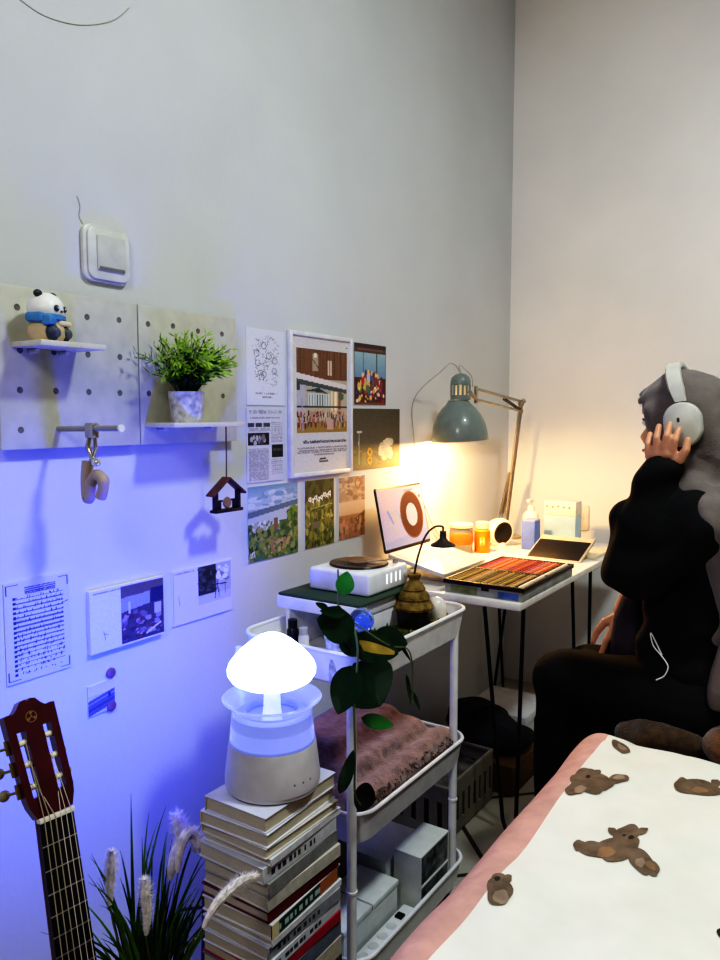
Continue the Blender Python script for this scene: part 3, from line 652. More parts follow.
MB().lathe([(0, 0.0005), (.032, .0005), (.034, .004), (.034, .12), (.026, .135), (.015, .14), (.015, .15), (0, .15)], p, 28).build('body', M('bottle_white', (238, 230, 212), .35), t)
MB().lathe([(0, .1505), (.014, .1505), (.014, .163), (.006, .165), (.006, .185), (0, .185)], p, 18).box(p + V((-.008, -.035, .18)), p + V((.008, .012, .192)), .003).build('pump', M('pump_white', (240, 234, 220), .35), t)
t = thing('wall_socket', 'white socket plate on the back wall right of the pale box', 'wall socket', (.362, YB, .77))
fw = frame((.362, YB, .83), (1, 0, 0), (0, 0, 1), (0, -1, 0))
MB().prism(rrect(.08, .12, .012), 0, .009, fw, bev=.002, smooth=True).build('plate', M('socket_plate', (226, 214, 196), .4), t)
MB().lathe([(.02, .0095), (.019, .011), (.017, .0095)], (0, 0, 0), 24, mat=fw).box((-.009, -.002, .0092), (-.005, .002, .0098), mat=fw, mi=1).box((.005, -.002, .0092), (.009, .002, .0098), mat=fw, mi=1).build('outlet', [M('socket_ring', (206, 194, 176), .4), BLACK], t)

# ---------------------------------------------------- architect desk lamp
LG = M('lamp_grey_green', (124, 134, 128), .35, 0, coat=.2); LM = M('lamp_bare_metal', (168, 158, 142), .35, .6)
t = thing('desk_lamp', 'grey green architect lamp with jointed metal arms lit over the desk', 'desk lamp', (.1, 3.22, DZ))
base = V((.095, 3.22, DZ)); elb = AY(521, 404, 3.2); shade_c = V((.16, 2.63, 0)); 
shade_c.z = onplane(460, 441, 1, 2.63).z; shade_c.x = max(.135, onplane(460, 441, 1, 2.63).x)
neck = shade_c + V((0.004, .02, .2))
MB().lathe([(0, 0), (.07, 0), (.07, .008), (.03, .02), (.014, .03), (.012, .06), (0, .06)], base + V((0, 0, .0005)), 30).build('lamp_base', M('lamp_base_metal', (176, 166, 150), .4, .5), t)
b = MB()
for s in (-.012, .012):
    b.cyl(base + V((0, s, .05)), elb + V((-.0, s, 0)), .0055, seg=10)
b.ball(elb, .014).ball(base + V((0, 0, .06)), .014)
b.build('lower_arm', LM, t)
dirL = (elb - base).normalized(); sp0 = base + V((0, 0, .07)); 
b = MB()
for s in (-1, 1):
    a = sp0 + V((-.03, s * .016, 0)); c = base + dirL * .3 + V((-.012, s * .016, 0)); n = 60
    b.tube([a, a * .85 + c * .15], .0022, 6)
    ez = (c - a); e1 = ez.normalized(); e2 = e1.cross(V((0, 1, 0))).normalized(); e3 = e1.cross(e2)
    b.tube([a + ez * (.15 + .85 * k / (n * 6)) + (e2 * math.cos(k * PI / 3) + e3 * math.sin(k * PI / 3)) * .0055 for k in range(n * 6)], .0012, 4)
    b.cyl(c, base + dirL * .3, .003)
b.build('spring', LM, t)
arm_end = neck + V((.03, .045, -.02))
b = MB(); off = V((0, 0, -.042))
b.cyl(elb + V((0, 0, .012)), arm_end + V((0, 0, .02)), .006, seg=10).cyl(elb + off * .75, arm_end + off * .75 + V((0, 0, .01)), .0055, seg=10)
b.cyl(elb + off, elb + V((0, 0, .014)), .008).box(arm_end + V((-.006, -.006, -.036)), arm_end + V((.006, .006, .03)), .002)
b.ball(elb + off * .75, .011).ball(elb + V((.01, 0, .012)), .012)
b.build('upper_arm', LM, t)
b = MB(); ua = (arm_end - elb).normalized()
for s in (-1, 1):
    a = elb + V((0, s * .012, -.028)); c = elb + ua * .2 + V((0, s * .012, .004)); b.cyl(a, c, .0045, seg=8)
b.build('upper_spring', M('spring_dark', (82, 74, 66), .5, .5), t)
tilt = Matrix.Rotation(math.radians(-3), 4, 'Y') @ Matrix.Rotation(math.radians(2), 4, 'X')
R0 = .107
prof = [(R0, 0), (R0 + .001, .004), (R0 - .001, .03), (R0 - .007, .062), (R0 - .021, .095), (R0 - .043, .125), (R0 - .061, .142), (R0 - .066, .15),
        (.038, .152), (.0385, .156)]
prof_in = [(.036, .153), (R0 - .064, .139), (R0 - .046, .122), (R0 - .024, .092), (R0 - .010, .06), (R0 - .003, .03), (R0 - .0015, .002), (R0, 0)]
sh = MB().lathe(prof + prof_in, shade_c, 56, mat=tilt).build('shade', LG, t)
top = MB(); cz = shade_c + V((0, 0, .156))
top.lathe([(.0385, 0), (.0385, .018)], cz, 40).lathe([(.0385, .058), (.0385, .07), (.034, .085), (.022, .096), (.01, .1), (0, .1)], cz, 40)
for k in range(14):
    a = 2 * PI * k / 14; top.box((-.0012, -.0042, .016), (.0012, .004, .06), mat=Matrix.Translation(cz) @ Matrix.Rotation(a, 4, 'Z') @ Matrix.Translation((.0375, 0, 0)))
top.build('vented_cap', LG, t)
MB().lathe([(0, .01), (.02, .01), (.022, .0), (.022, .075), (0, .08)], cz + V((0, 0, -.02)), 24).build('socket', M('socket_tan', (236, 206, 150), .6, emit=(1, .75, .45), es=.35), t)  # emission stands in for bulb light showing through the vent slots
MB().cyl(arm_end + V((0, 0, -.02)), cz + V((.034, .01, .03)), .008).build('joint', LM, t)
bc = shade_c + V((0, 0, .062))
MB().lathe([(.012, .06), (.014, .045), (.028, .02), (.032, 0), (.028, -.018), (.016, -.029), (0, -.033)], bc, 24).build('bulb', M('bulb_glow', (255, 240, 210), .5, emit=(1, .78, .45), es=6), t)
cab = M('cable_pale', (170, 170, 166), .5)
MB().tube(spline([cz + V((0, 0, .1)), cz + V((-.01, -.02, .128)), cz + V((-.015, -.06, .135)), cz + V((-.03, -.09, .11)), V((.012, shade_c.y - .11, 1.36)), V((.008, shade_c.y - .1, 1.2)), V((.008, shade_c.y - .05, 1.0)), V((.008, shade_c.y + .12, .8)), V((.02, shade_c.y + .3, DZ + .003)), base + V((-.06, -.05, .003))], 8), .0022, 6).tube(
    spline([cz + V((0, 0, .1)), cz + V((-.005, -.0, .13)), cz + V((.02, -.02, .12)), cz + V((.035, .02, .09)), cz + V((.036, .03, .05))], 6), .002, 6).build('cable', cab, t)

# ================================================================ TROLLEY
TX0, TX1, TY0, TY1 = .272, .612, 1.258, 1.772
t = thing('trolley', 'white three tier metal trolley between the book stack and the desk', 'trolley', (.44, 1.5, 0))
def tray(ztop, depth, flare=.012):
    b = MB(); n = 8; cx, cy = (TX0 + TX1) / 2, (TY0 + TY1) / 2; w, l = TX1 - TX0, TY1 - TY0
    def ring(inset, z): return [V((cx + u, cy + v, z)) for u, v in rrect(w - 2 * inset, l - 2 * inset, .055 - inset, n)]
    rs = [ring(.0, ztop), ring(flare, ztop - depth + .006), ring(flare + .008, ztop - depth)]
    ri = [ring(flare + .008, ztop - depth + .002), ring(flare + .003, ztop - depth + .008), ring(.003, ztop)]
    allr = rs + ri; m = len(rs[0]); vs = [p for r in allr for p in r]; fs = []
    for i in range(len(allr) - 1):
        if i == 2: continue
        for k in range(m): fs.append((i * m + k, i * m + (k + 1) % m, (i + 1) * m + (k + 1) % m, (i + 1) * m + k))
    fs.append(tuple(range(2 * m, 3 * m))[::-1]); fs.append(tuple(range(3 * m, 4 * m)))
    b.faces(vs, fs, smooth=True)
    b.tube(ring(0, ztop), .0048, 8, closed=True)
    return b.build('tray', WMETAL, t)
ZT, ZM, ZB = .805, .462, .135
tray(ZT, .075); tray(ZM, .075); tray(ZB, .075)
for x in (TX0 + .012, TX1 - .02):
    for y in (TY0 - .006, 1.718):
        MB().cyl((x, y, .055), (x, y, ZT - .03), .0105, seg=18).cyl((x, y, .30), (x, y, .305), .0125, seg=18).build('post', WMETAL, t)
        wl_ = MB().cyl((x - .012, y, .026), (x + .012, y, .026), .0255, seg=24).build('wheel', M('wheel_grey', (90, 92, 96), .5), t)
        MB().box((x - .016, y - .012, .03), (x + .016, y + .012, .056), .004).build('fork', WHITE, wl_)
FT = ZT - .073; FM_ = ZM - .073; FB = ZB - .073
# --- on the top tray
t = thing('riser_shelf', 'white wooden riser with an open front at the wall side of the top tray', 'riser shelf', (.37, 1.55, FT))
RZ = .862
rw = M('riser_white', (226, 226, 230), .45)
MB().box((.265, 1.405, RZ - .03), (.50, 1.70, RZ), .003).build('top_board', rw, t)
for lo, hi in (((.29, 1.41, FT + .0005), (.302, 1.69, RZ - .03)), ((.488, 1.41, FT + .0005), (.497, 1.69, RZ - .03))): MB().box(lo, hi, .002).build('side_board', rw, t)
MB().box((.302, 1.68, FT + .0005), (.488, 1.69, RZ - .03), .002).build('back_board', rw, t)
o = MB().box((.268, 1.408, RZ + .0003), (.51, 1.70, RZ + .007), .002).build('green_mat', M('mat_green', (58, 76, 62), .8), base=(.39, 1.55, RZ)); tag(o, 'dark green mat on the riser under the record player', 'mat')
for (x, y, r, hgt, c, nm, lb) in ((.335, 1.38, .014, .085, (28, 28, 40), 'ink_bottle', 'little dark bottle in front of the riser opening'), (.372, 1.375, .013, .072, (214, 214, 224), 'white_jar', 'little white jar beside the dark bottle under the riser')):
    p = V((x, y, FT + .0005)); t = thing(nm, lb, 'bottle' if 'ink' in nm else 'jar', p)
    MB().lathe([(0, 0), (r, 0), (r, hgt * .7), (r * .7, hgt * .78), (0, hgt * .78)], p, 22).build('body', M(nm, c, .4), t)
    MB().lathe([(0, hgt * .781), (r * .8, hgt * .781), (r * .8, hgt), (0, hgt)], p, 22).build('cap', M(nm + '_cap', tuple(int(v * .85) for v in c), .4), t)
# record player clock
c0 = V((.285, 1.47, RZ + .0073))
t = thing('record_player', 'small white record player shaped box with a dark disc on top', 'record player', (.39, 1.55, RZ + .007))
RX0, RX1, RY0, RY1, RH = .308, .488, 1.478, 1.66, .055
MB().box((RX0, RY0, RZ + .0075), (RX1, RY1, RZ + .0075 + RH), .008, seg=3).build('case', M('player_white', (228, 228, 230), .35), t)
zt = RZ + .0075 + RH
pl = MB().lathe([(0, .0005), (.074, .0005), (.075, .003), (.073, .006), (.03, .0055), (.028, .007), (0, .007)], ((RX0 + RX1) / 2 - .004, 1.575, zt), 48).build('platter', M('platter_brown', (40, 30, 28), .25, var=.02), t)
MB().lathe([(0, .0072), (.026, .0072), (.026, .0078), (0, .0078)], ((RX0 + RX1) / 2 - .004, 1.575, zt), 28).build('disc_label', M('disc_label', (96, 76, 66), .5), pl)
MB().cyl((.462, 1.64, zt), (.462, 1.64, zt + .012), .007).tube([(.462, 1.64, zt + .012), (.455, 1.6, zt + .013), (.425, 1.565, zt + .011)], .0022, 8).build('tone_arm', M('tone_arm', (190, 180, 170), .3, .6), t)
b = MB()
for k, y in enumerate((1.555, 1.575, 1.597, 1.617)): b.box((RX1 - .0002, y, RZ + .026), (RX1 + .0006, y + .005, RZ + .05))
b.build('clock_display', M('display_glow', (230, 236, 245), .4, emit=(.9, .95, 1), es=.9), t)
MB().lathe([(0, 0), (.011, 0), (.011, .01), (.009, .012), (0, .012)], (RX1, 1.648, RZ + .038), 22, mat=Matrix.Rotation(PI / 2, 4, 'Y')).build('knob', M('knob_cream', (200, 190, 176), .35), t)
# mossy board with hut night light and dome
o = MB().box((.51, 1.42, FT + .0005), (.592, 1.715, FT + .05), .004).build('mossy_board', M('moss_board', (92, 82, 50), .9, var=.4, vscale=70, bump=.8, bscale=120), base=(.55, 1.57, FT)); tag(o, 'mossy brown base board under the hut lamp in the top tray', 'board')
MZ = FT + .0505
o = MB().box((.50, 1.30, FT + .0005), (.592, 1.41, FT + .03), .002, mat=None).build('paper_pad', M('pad_white', (220, 222, 222), .7), base=(.55, 1.35, FT)); tag(o, 'small white paper pad lying at the front edge of the top tray', 'paper pad')
hp = V((.54, 1.60, MZ))
t = thing('hut_lamp', 'small lamp shaped as a thatched hut with a dark base and a bent neck', 'hut lamp', hp)
MB().lathe([(0, 0), (.037, 0), (.04, .004), (.041, .036), (.039, .042), (0, .042)], hp, 30).build('base', M('hut_dark', (34, 28, 26), .35, var=.3), t)
tm = M('thatch', (128, 104, 52), .9, var=.35, vscale=50, bump=.6, bscale=200)
MB().lathe([(.036, .042), (.046, .044), (.048, .05), (.041, .064), (.036, .068), (.039, .07), (.037, .078), (.029, .088), (.026, .09), (.028, .093), (.022, .104), (.013, .112), (.012, .118), (.016, .124), (.017, .129), (.013, .131), (0, .13)], hp, 40,
           lobes=lambda a, z: .025 * math.sin(a * 18)).build('thatched_roof', tm, t)
n0 = hp + V((0, 0, .128)); n2 = AX(447, 529, .535); n2 = V((.535, 1.755, 1.010)); lampc = n2 + V((0, .005, -.012))
MB().tube(spline([n0, n0 + V((0, .02, .045)), V((.538, 1.66, .998)), V((.536, 1.71, 1.014)), n2, lampc], 6), .0028, 8).build('neck', M('neck_black', (30, 26, 26), .5), t)
sd = MB().lathe([(0, 0), (.008, 0), (.009, -.02), (.014, -.026), (.032, -.036), (.033, -.04), (.028, -.038), (.012, -.029), (0, -.026)], lampc, 30).build('lamp_shade', M('shade_dark', (52, 42, 36), .5), t)
MB().ball(lampc + V((0, 0, -.04)), .0085).build('bulb', M('bulb_clear', (250, 230, 200), .1, trans=.6, emit=(1, .8, .6), es=.6), sd)
dp = V((.565, 1.705, MZ))
t = thing('glass_dome', 'milky white dome standing at the far corner of the top tray behind the hut', 'dome', (.55, 1.69, MZ))
MB().lathe([(0, 0), (.024, 0), (.026, .006), (.026, .03), (.023, .044), (.014, .056), (0, .06)], (.56, 1.68, MZ), 28).build('dome', M('dome_milky', (226, 222, 212), .3, trans=.1), t)
MB().lathe([(0.0265, 0.0), (.03, 0), (.03, .004), (.0265, .005)], (.56, 1.68, MZ), 28).build('rim', M('dome_rim', (150, 140, 120), .5), t)
# moss tufts in the corner: nobody could count them
b = MB(); random.seed(5)
for k in range(240):
    x = random.uniform(.50, .595); y = random.choice([random.uniform(1.625, 1.71), random.uniform(1.43, 1.54)]); z = MZ
    if (x - .56) ** 2 + (y - 1.68) ** 2 < .031 ** 2 or (x - .54) ** 2 + (y - 1.6) ** 2 < .043 ** 2: continue
    L = random.uniform(.008, .02); d = V((random.uniform(-.5, .5), random.uniform(-.5, .5), 1)).normalized(); w = V((random.uniform(-1, 1), random.uniform(-1, 1), 0)).normalized() * .004
    p = V((x, y, z)); b.faces([p, p + d * L * .6 + w, p + d * L, p + d * L * .6 - w], [(0, 1, 2, 3)], mi=random.choice([0, 0, 1]))
o = b.build('moss', [M('moss_green', (70, 92, 40), .8, var=.3), M('moss_yellow', (150, 146, 60), .8, var=.3)], base=(.55, 1.57, MZ)); tag(o, 'green moss tufts covering the board around the hut lamp', 'moss', kind='stuff')
# glass marble, pebbles cup, vine
p = V((.57, 1.322, FT + .132))
t = thing('glass_ball', 'clear blue glass ball on a small cup at the near corner of the top tray', 'glass ball', (.57, 1.325, FT + .0305))
MB().ball(p, .027).build('ball', M('glass_blue', (150, 180, 250), .03, trans=.9, ior=1.45, var=.02), t)
MB().ball(p + V((.002, 0, -.002)), .012).build('core', M('core_blue', (40, 80, 230), .3, emit=(.1, .2, 1), es=.6), t)  # emissive core added to paint the blue glow inside the glass
MB().lathe([(0, 0), (.018, 0), (.019, .07), (.022, .08), (.017, .078), (.014, .072), (0, .07)], V((.57, 1.322, FT + .0305)), 24).build('cup', M('cup_dark', (60, 66, 70), .4), t)
p = V((.535, 1.285, FT + .001))
t = thing('trailing_plant', 'artificial trailing plant with broad dark leaves hanging over the near corner of the trolley', 'trailing plant', p)
MB().lathe([(0, 0), (.02, 0), (.027, .09), (.03, .1), (.026, .1), (.022, .09), (0, .088)], p, 26).build('pot', M('pot_crystal', (206, 210, 216), .2, var=.3, vscale=70, trans=.2), t)
stem = M('vine_stem', (96, 104, 66), .6); g1 = M('vine_dark', (14, 48, 30), .35, var=.25, coat=.3); g2 = M('vine_mid', (40, 110, 48), .4, var=.2); g3 = M('vine_gold', (176, 150, 60), .5, var=.25); g4 = M('vine_black_green', (12, 26, 20), .4, var=.3)
fx = .632
st = [p + V((0, 0, .09)), V((.56, 1.262, .895)), V((.60, 1.238, .888)), V((fx, 1.215, .84)), V((fx, 1.203, .74)), V((fx, 1.206, .63)), V((fx, 1.205, .55)), V((fx, 1.225, .515))]
MB().tube(spline(st, 8), .0024, 8).tube(spline([p + V((0, 0, .09)), V((.55, 1.265, .93)), V((.56, 1.25, .985))], 6), .0018, 6).tube(spline([st[2], V((.65, 1.3, .83)), V((.65, 1.38, .80)), V((.64, 1.42, .74)), V((.64, 1.42, .66))], 6), .0016, 6).build('stem', stem, t)
def leaf(c, L, W, ang, mats, tiltx=0, fold=.15, stripe=False, curl=.15, lab=None):
    """leaf at c facing the room, pointing at angle ang (deg, in the wall-parallel plane: 0 = +y, 90 = up)"""
    a = math.radians(ang); nrm = (V((.8, -.6, .25)) + V((0, 0, tiltx))).normalized()
    e_y = V((0, 0, 1)).cross(nrm).normalized(); e_z = nrm.cross(e_y).normalized()
    du = e_y * math.cos(a) + e_z * math.sin(a); dv = nrm.cross(du)
    vs = []; fs = []; n = 12; m = 6
    for i in range(n + 1):
        s_ = i / n; w = W * (math.sin(PI * min(1, s_ ** .8)) ** .75) * .5 + .0003
        for j in range(m + 1):
            q = (j / m - .5) * 2
            vs.append(V(c) + du * (L * (s_ - .5)) + dv * (w * q) + nrm * (abs(q) * fold * w - curl * L * (s_ - .4) ** 2))
    for i in range(n):
        for j in range(m): fs.append((i * (m + 1) + j, i * (m + 1) + j + 1, (i + 1) * (m + 1) + j + 1, (i + 1) * (m + 1) + j))
    b = MB()
    if stripe:
        inner = [f for k, f in enumerate(fs) if k % m in (2, 3) and 1 < k // m < n - 1]; outer = [f for f in fs if f not in inner]
        b.faces(vs, outer, 0, True); b.faces(vs, inner, 1, True)
    else: b.faces(vs, fs, 0, True)
    o = b.build('leaf', mats, t); return o
lf = lambda px, py, x=fx: AX(px, py, x)
leaf(lf(345, 583, .57), .05, .04, 70, [g2]); leaf(lf(333, 612), .05, .022, 170, [g1]); leaf(lf(336, 626), .078, .062, 155, [g1])
leaf(lf(374, 648), .115, .062, -18, [g1, g3], stripe=True); leaf(lf(352, 648, .61), .06, .035, -30, [g1])
leaf(lf(390, 641), .085, .06, -14, [g1]); leaf(lf(368, 685), .105, .118, -60, [g1], fold=.25); leaf(lf(345, 690, .625), .095, .066, -110, [g1]); leaf(lf(378, 722), .075, .03, -20, [g2])
leaf(lf(347, 772), .085, .027, 65, [g1]); leaf(lf(365, 797), .05, .056, -20, [g4]); leaf(lf(352, 640, .61), .06, .03, -80, [g1])
leaf(lf(404, 650), .06, .008, -60, [g4]); leaf(lf(409, 690), .07, .009, -86, [g1]); leaf(lf(416, 700), .05, .009, -70, [g1]); leaf(lf(330, 612, .6), .05, .014, -160, [g1]); leaf(lf(322, 606, .6), .028, .012, 150, [g1])
# --- middle tray: folded fleece
fz = M('fleece_pink', (148, 118, 112), .95, var=.22, vscale=60, bump=1.0, bscale=260, sheen=.6); fz2 = M('fleece_fringe', (122, 92, 72), .95, var=.45, vscale=90, bump=1.0, bscale=300, sheen=.5)
t = thing('folded_fleece', 'folded dusty pink fleece blanket filling the middle tray of the trolley', 'blanket', (.44, 1.5, FM_))
blob('fold', [('b', (.30, 1.30, FM_ + .004), (.575, 1.715, FM_ + .06), .02), ('b', (.30, 1.31, FM_ + .05), (.57, 1.715, FM_ + .095), .02), ('b', (.30, 1.33, FM_ + .085), (.53, 1.70, FM_ + .125), .02), ('b', (.30, 1.36, FM_ + .11), (.46, 1.68, FM_ + .15), .02), ('c', (.565, 1.33, FM_ + .07), (.565, 1.70, FM_ + .078), .03, .032)], .007, [fz], t, 14, .004, 26)
b = MB(); random.seed(9)
for k in range(420):
    p = V((.592 + random.uniform(-.012, .004), random.uniform(1.33, 1.715), FM_ + random.uniform(.03, .095))); d = V((random.uniform(.1, .8), random.uniform(-.5, .5), random.uniform(-1, .2))).normalized() * random.uniform(.008, .014)
    if p.x + d.x > .604: d.x = .0
    b.tube([p, p + d * .6, p + d], [.0022, .0018, .0005], 5)
b.build('fringe', fz2, t)
o = blob('pink_pouch', [('b', (.318, 1.285, FM_ + .14), (.42, 1.355, FM_ + .185), .015), ('c', (.335, 1.29, FM_ + .17), (.40, 1.30, FM_ + .19), .012, .012)], .006, [M('pouch_mauve', (150, 110, 130), .7)], thing('fabric_pouch', 'mauve fabric pouch lying on the pink fleece near the mushroom lamp', 'pouch', (.37, 1.34, FM_ + .14)), 4, .003, 30)
# --- bottom tray
t = thing('drawer_box', 'small white desktop drawer box with two clear drawers in the bottom tray', 'drawer box', (.565, 1.62, FB))
bw = M('box_white', (206, 210, 206), .45)
x0, x1, ya, yb, zb, zc = .515, .592, 1.55, 1.70, FB + .0008, .225
MB().box((x0, ya, zc - .006), (x1, yb, zc), .002).box((x0, ya, zb), (x1, yb, zb + .005), .001).box((x0, ya, zb + .005), (x0 + .004, yb, zc - .006)).box((x0 + .004, ya, zb + .005), (x1, ya + .004, zc - .006)).box((x0 + .004, yb - .004, zb + .005), (x1, yb, zc - .006)).box((x0 + .004, ya + .004, (zb + zc) / 2 - .002), (x1, yb - .004, (zb + zc) / 2 + .002)).build('carcass', bw, t)
for z0_, z1_ in ((zb + .007, (zb + zc) / 2 - .004), ((zb + zc) / 2 + .004, zc - .008)):
    MB().box((x0 + .01, ya + .006, z0_), (x1 - .002, yb - .006, z1_), .002).build('drawer', M('drawer_smoke', (92, 96, 98), .25, var=.4, vscale=35), t)
t = thing('storage_box', 'low white storage box with a split lid behind the power strip', 'box', (.45, 1.42, FB))
MB().box((.43, 1.29, FB + .0008), (.545, 1.52, .155), .004).build('box_body', bw, t)
MB().box((.428, 1.288, .1552), (.547, 1.402, .17), .003).build('lid', M('lid_white', (216, 220, 216), .45), t); MB().box((.428, 1.406, .1552), (.547, 1.522, .17), .003).build('lid', M('lid_white', (216, 220, 216), .45), t)
t = thing('grey_carton', 'plain grey carton standing at the back of the bottom tray', 'carton', (.36, 1.55, FB))
MB().box((.30, 1.31, FB + .0008), (.42, 1.50, .26), .003).build('carton_body', M('carton_grey', (120, 120, 120), .7), t); MB().box((.299, 1.309, .2602), (.421, 1.501, .266), .002).build('flap', M('carton_grey_dark', (108, 108, 108), .7), t)
t = thing('white_carton', 'white carton behind the drawer box in the bottom tray', 'carton', (.42, 1.62, FB))
MB().box((.37, 1.53, FB + .0008), (.505, 1.70, .19), .003).build('carton_body', bw, t); MB().box((.369, 1.529, .1902), (.506, 1.701, .196), .002).build('flap', bw, t)
t = thing('power_strip', 'white power strip with a black switch along the edge of the bottom tray', 'power strip', (.575, 1.41, FB))
MB().box((.553, 1.30, FB + .001), (.593, 1.535, FB + .042), .005).build('strip_body', M('strip_white', (214, 218, 220), .35), t)
b = MB()
for y in (1.325, 1.365, 1.405, 1.445): b.lathe([(.013, 0), (.012, .0015), (.010, .0002), (0, .0002)], (.573, y, FB + .0421), 20)
b.build('socket', M('strip_socket', (190, 194, 196), .4), t)
MB().box((.562, 1.475, FB + .0422), (.582, 1.495, FB + .048), .002).build('switch', BLACK, t)
MB().tube(spline([(.573, 1.535, FB + .02), (.57, 1.6, FB + .012), (.55, 1.68, FB + .02)][:2] + [(.572, 1.545, FB + .01)], 5), .003, 8).build('cable', WHITE, t)

# ================================================== STUFF UNDER THE DESK
t = thing('plastic_crate', 'grey ventilated plastic crate on the floor under the desk behind the trolley', 'crate', (.32, 2.12, 0))
cm = M('crate_grey', (120, 114, 102), .6)
cx0, cx1, cy0, cy1, ch = .12, .44, 1.985, 2.31, .17
b = MB().box((cx0, cy0, .0005), (cx1, cy1, .008), .002)
def slotted(a, c, nrm, n):
    a = V(a); c = V(c); u = (c - a).normalized(); L = (c - a).length; f = frame(a, u, (0, 0, 1), u.cross(V((0, 0, 1))))
    b.box((0, .008, 0), (L, .045, .006), mat=f).box((0, .125, 0), (L, ch, .006), mat=f)
    w = L / n
    for k in range(n + 1): b.box((max(0, k * w - w * .3), .045, 0), (min(L, k * w + w * .3), .125, .006), mat=f)
slotted((cx0, cy0, 0), (cx1, cy0, 0), 1, 7); slotted((cx1, cy0, 0), (cx1, cy1, 0), 1, 8); slotted((cx1, cy1, 0), (cx0, cy1, 0), 1, 7); slotted((cx0, cy1, 0), (cx0, cy0, 0), 1, 8)
b.build('crate_body', cm, t)
MB().tube([V((cx0, cy0, ch)), V((cx1, cy0, ch)), V((cx1, cy1, ch)), V((cx0, cy1, ch))], .008, 8, closed=True).build('rim', cm, t)
MB().box((cx0 + .01, cy0 + .01, .01), (cx1 - .01, cy1 - .01, .13), .01).build('contents', M('crate_contents', (92, 86, 80), .9, var=.3), t)
t = thing('dark_bag', 'dark slumped cloth bag lying on the brown carton under the desk', 'bag', (.3, 2.4, .2))
blob('bag_body', [('e', (.33, 2.49, .155), (.13, .14, .05)), ('e', (.25, 2.60, .15), (.12, .13, .05)), ('e', (.42, 2.50, .145), (.09, .12, .04))], .012, [M('bag_navy', (30, 30, 40), .85)], t, 6, .015, 14)
MB().tube(spline([(.30, 2.44, .195), (.32, 2.46, .235), (.32, 2.53, .235), (.30, 2.57, .195)], 6), .007, 8).build('strap', M('strap_dark', (24, 24, 30), .8), t)
t = thing('brown_carton', 'brown cardboard carton on the floor under the desk beyond the crate', 'carton', (.36, 2.5, 0))
MB().box((.28, 2.36, .0005), (.5, 2.62, .10), .004).build('carton_body', M('cardboard', (104, 80, 56), .8), t); MB().box((.279, 2.359, .1002), (.39, 2.621, .104), .001).box((.392, 2.359, .1002), (.501, 2.621, .104), .001).build('flap', M('cardboard_flap', (116, 90, 64), .8), t)
t = thing('shoe_box', 'pale shoe box on the floor at the back under the desk', 'box', (.3, 2.85, 0))
MB().box((.15, 2.72, .0005), (.40, 2.98, .115), .003).build('box_body', M('shoebox', (190, 190, 192), .6), t); MB().box((.146, 2.716, .1), (.404, 2.984, .135), .003).build('lid', M('shoebox_lid', (200, 200, 202), .6), t)
# ============================================================= BOOK STACK
random.seed(21)
pg = M('book_pages', (196, 188, 164), .85, var=.12, vscale=30, stretch=(1, 1, 40)); 
# (thickness, width x, depth y, yaw deg, dx, dy, cover colour, spine colour, spine side +1 = room side, label)
BK = [
 (.029, .148, .21, 0, 0, 0, (208, 210, 222), (176, 174, 168), -1, 'white paperback at the very top of the book stack under the mushroom lamp'),
 (.026, .150, .212, 2, .0, -.002, (226, 228, 238), (200, 196, 180), -1, 'white covered book second from the top of the stack'),
 (.020, .152, .212, -1, .004, .0, (206, 204, 196), (206, 198, 172), -1, 'cream book with yellowed pages third from the top of the stack'),
 (.014, .155, .215, 1, .006, .004, (214, 216, 218), (212, 214, 216), 1, 'thin white book fourth from the top of the stack'),
 (.030, .152, .214, -1, .002, -.006, (196, 198, 202), (206, 208, 210), 1, 'pale grey book with dark marks on its spine, fifth from the top of the stack'),
 (.027, .150, .212, 1, .004, .0, (150, 150, 146), (140, 140, 138), 1, 'grey book sixth from the top of the stack'),
 (.026, .152, .214, -1.5, .006, .002, (206, 202, 190), (196, 192, 178), 1, 'cream book directly above the dark red one in the stack'),
 (.022, .154, .214, 0, .004, .0, (96, 36, 44), (102, 30, 40), 1, 'dark red spined book in the stack'),
 (.030, .156, .218, 2, .006, .0, (222, 222, 222), (30, 70, 62), 1, 'book with a dark green and orange spine in the stack'),
 (.013, .156, .218, 1, .008, .002, (220, 222, 224), (216, 218, 220), 1, 'thin white book just below the green spined one in the stack'),
 (.026, .155, .216, -1, .006, .0, (200, 202, 206), (150, 152, 158), 1, 'grey spined book two below the green spined one in the stack'),
 (.024, .156, .218, 1, .006, .0, (216, 218, 220), (212, 214, 218), 1, 'white book with black lettering marks near the bottom of the visible stack'),
 (.022, .156, .217, -1, .006, .0, (170, 44, 64), (176, 44, 70), 1, 'crimson book low in the stack near the trolley post'),
 (.034, .158, .22, 1, .006, .0, (120, 126, 140), (110, 116, 130), 1, 'blue grey book low in the stack'),
 (.040, .158, .22, 0, .006, .0, (206, 200, 186), (190, 180, 160), 1, 'thick beige book second from the bottom of the stack'),
 (.186, .160, .222, 0, .006, .0, (90, 84, 78), (80, 76, 72), 1, 'dark box file at the bottom of the stack'),
]
BX1, BY0, z = .612, .962, .60
zc = z
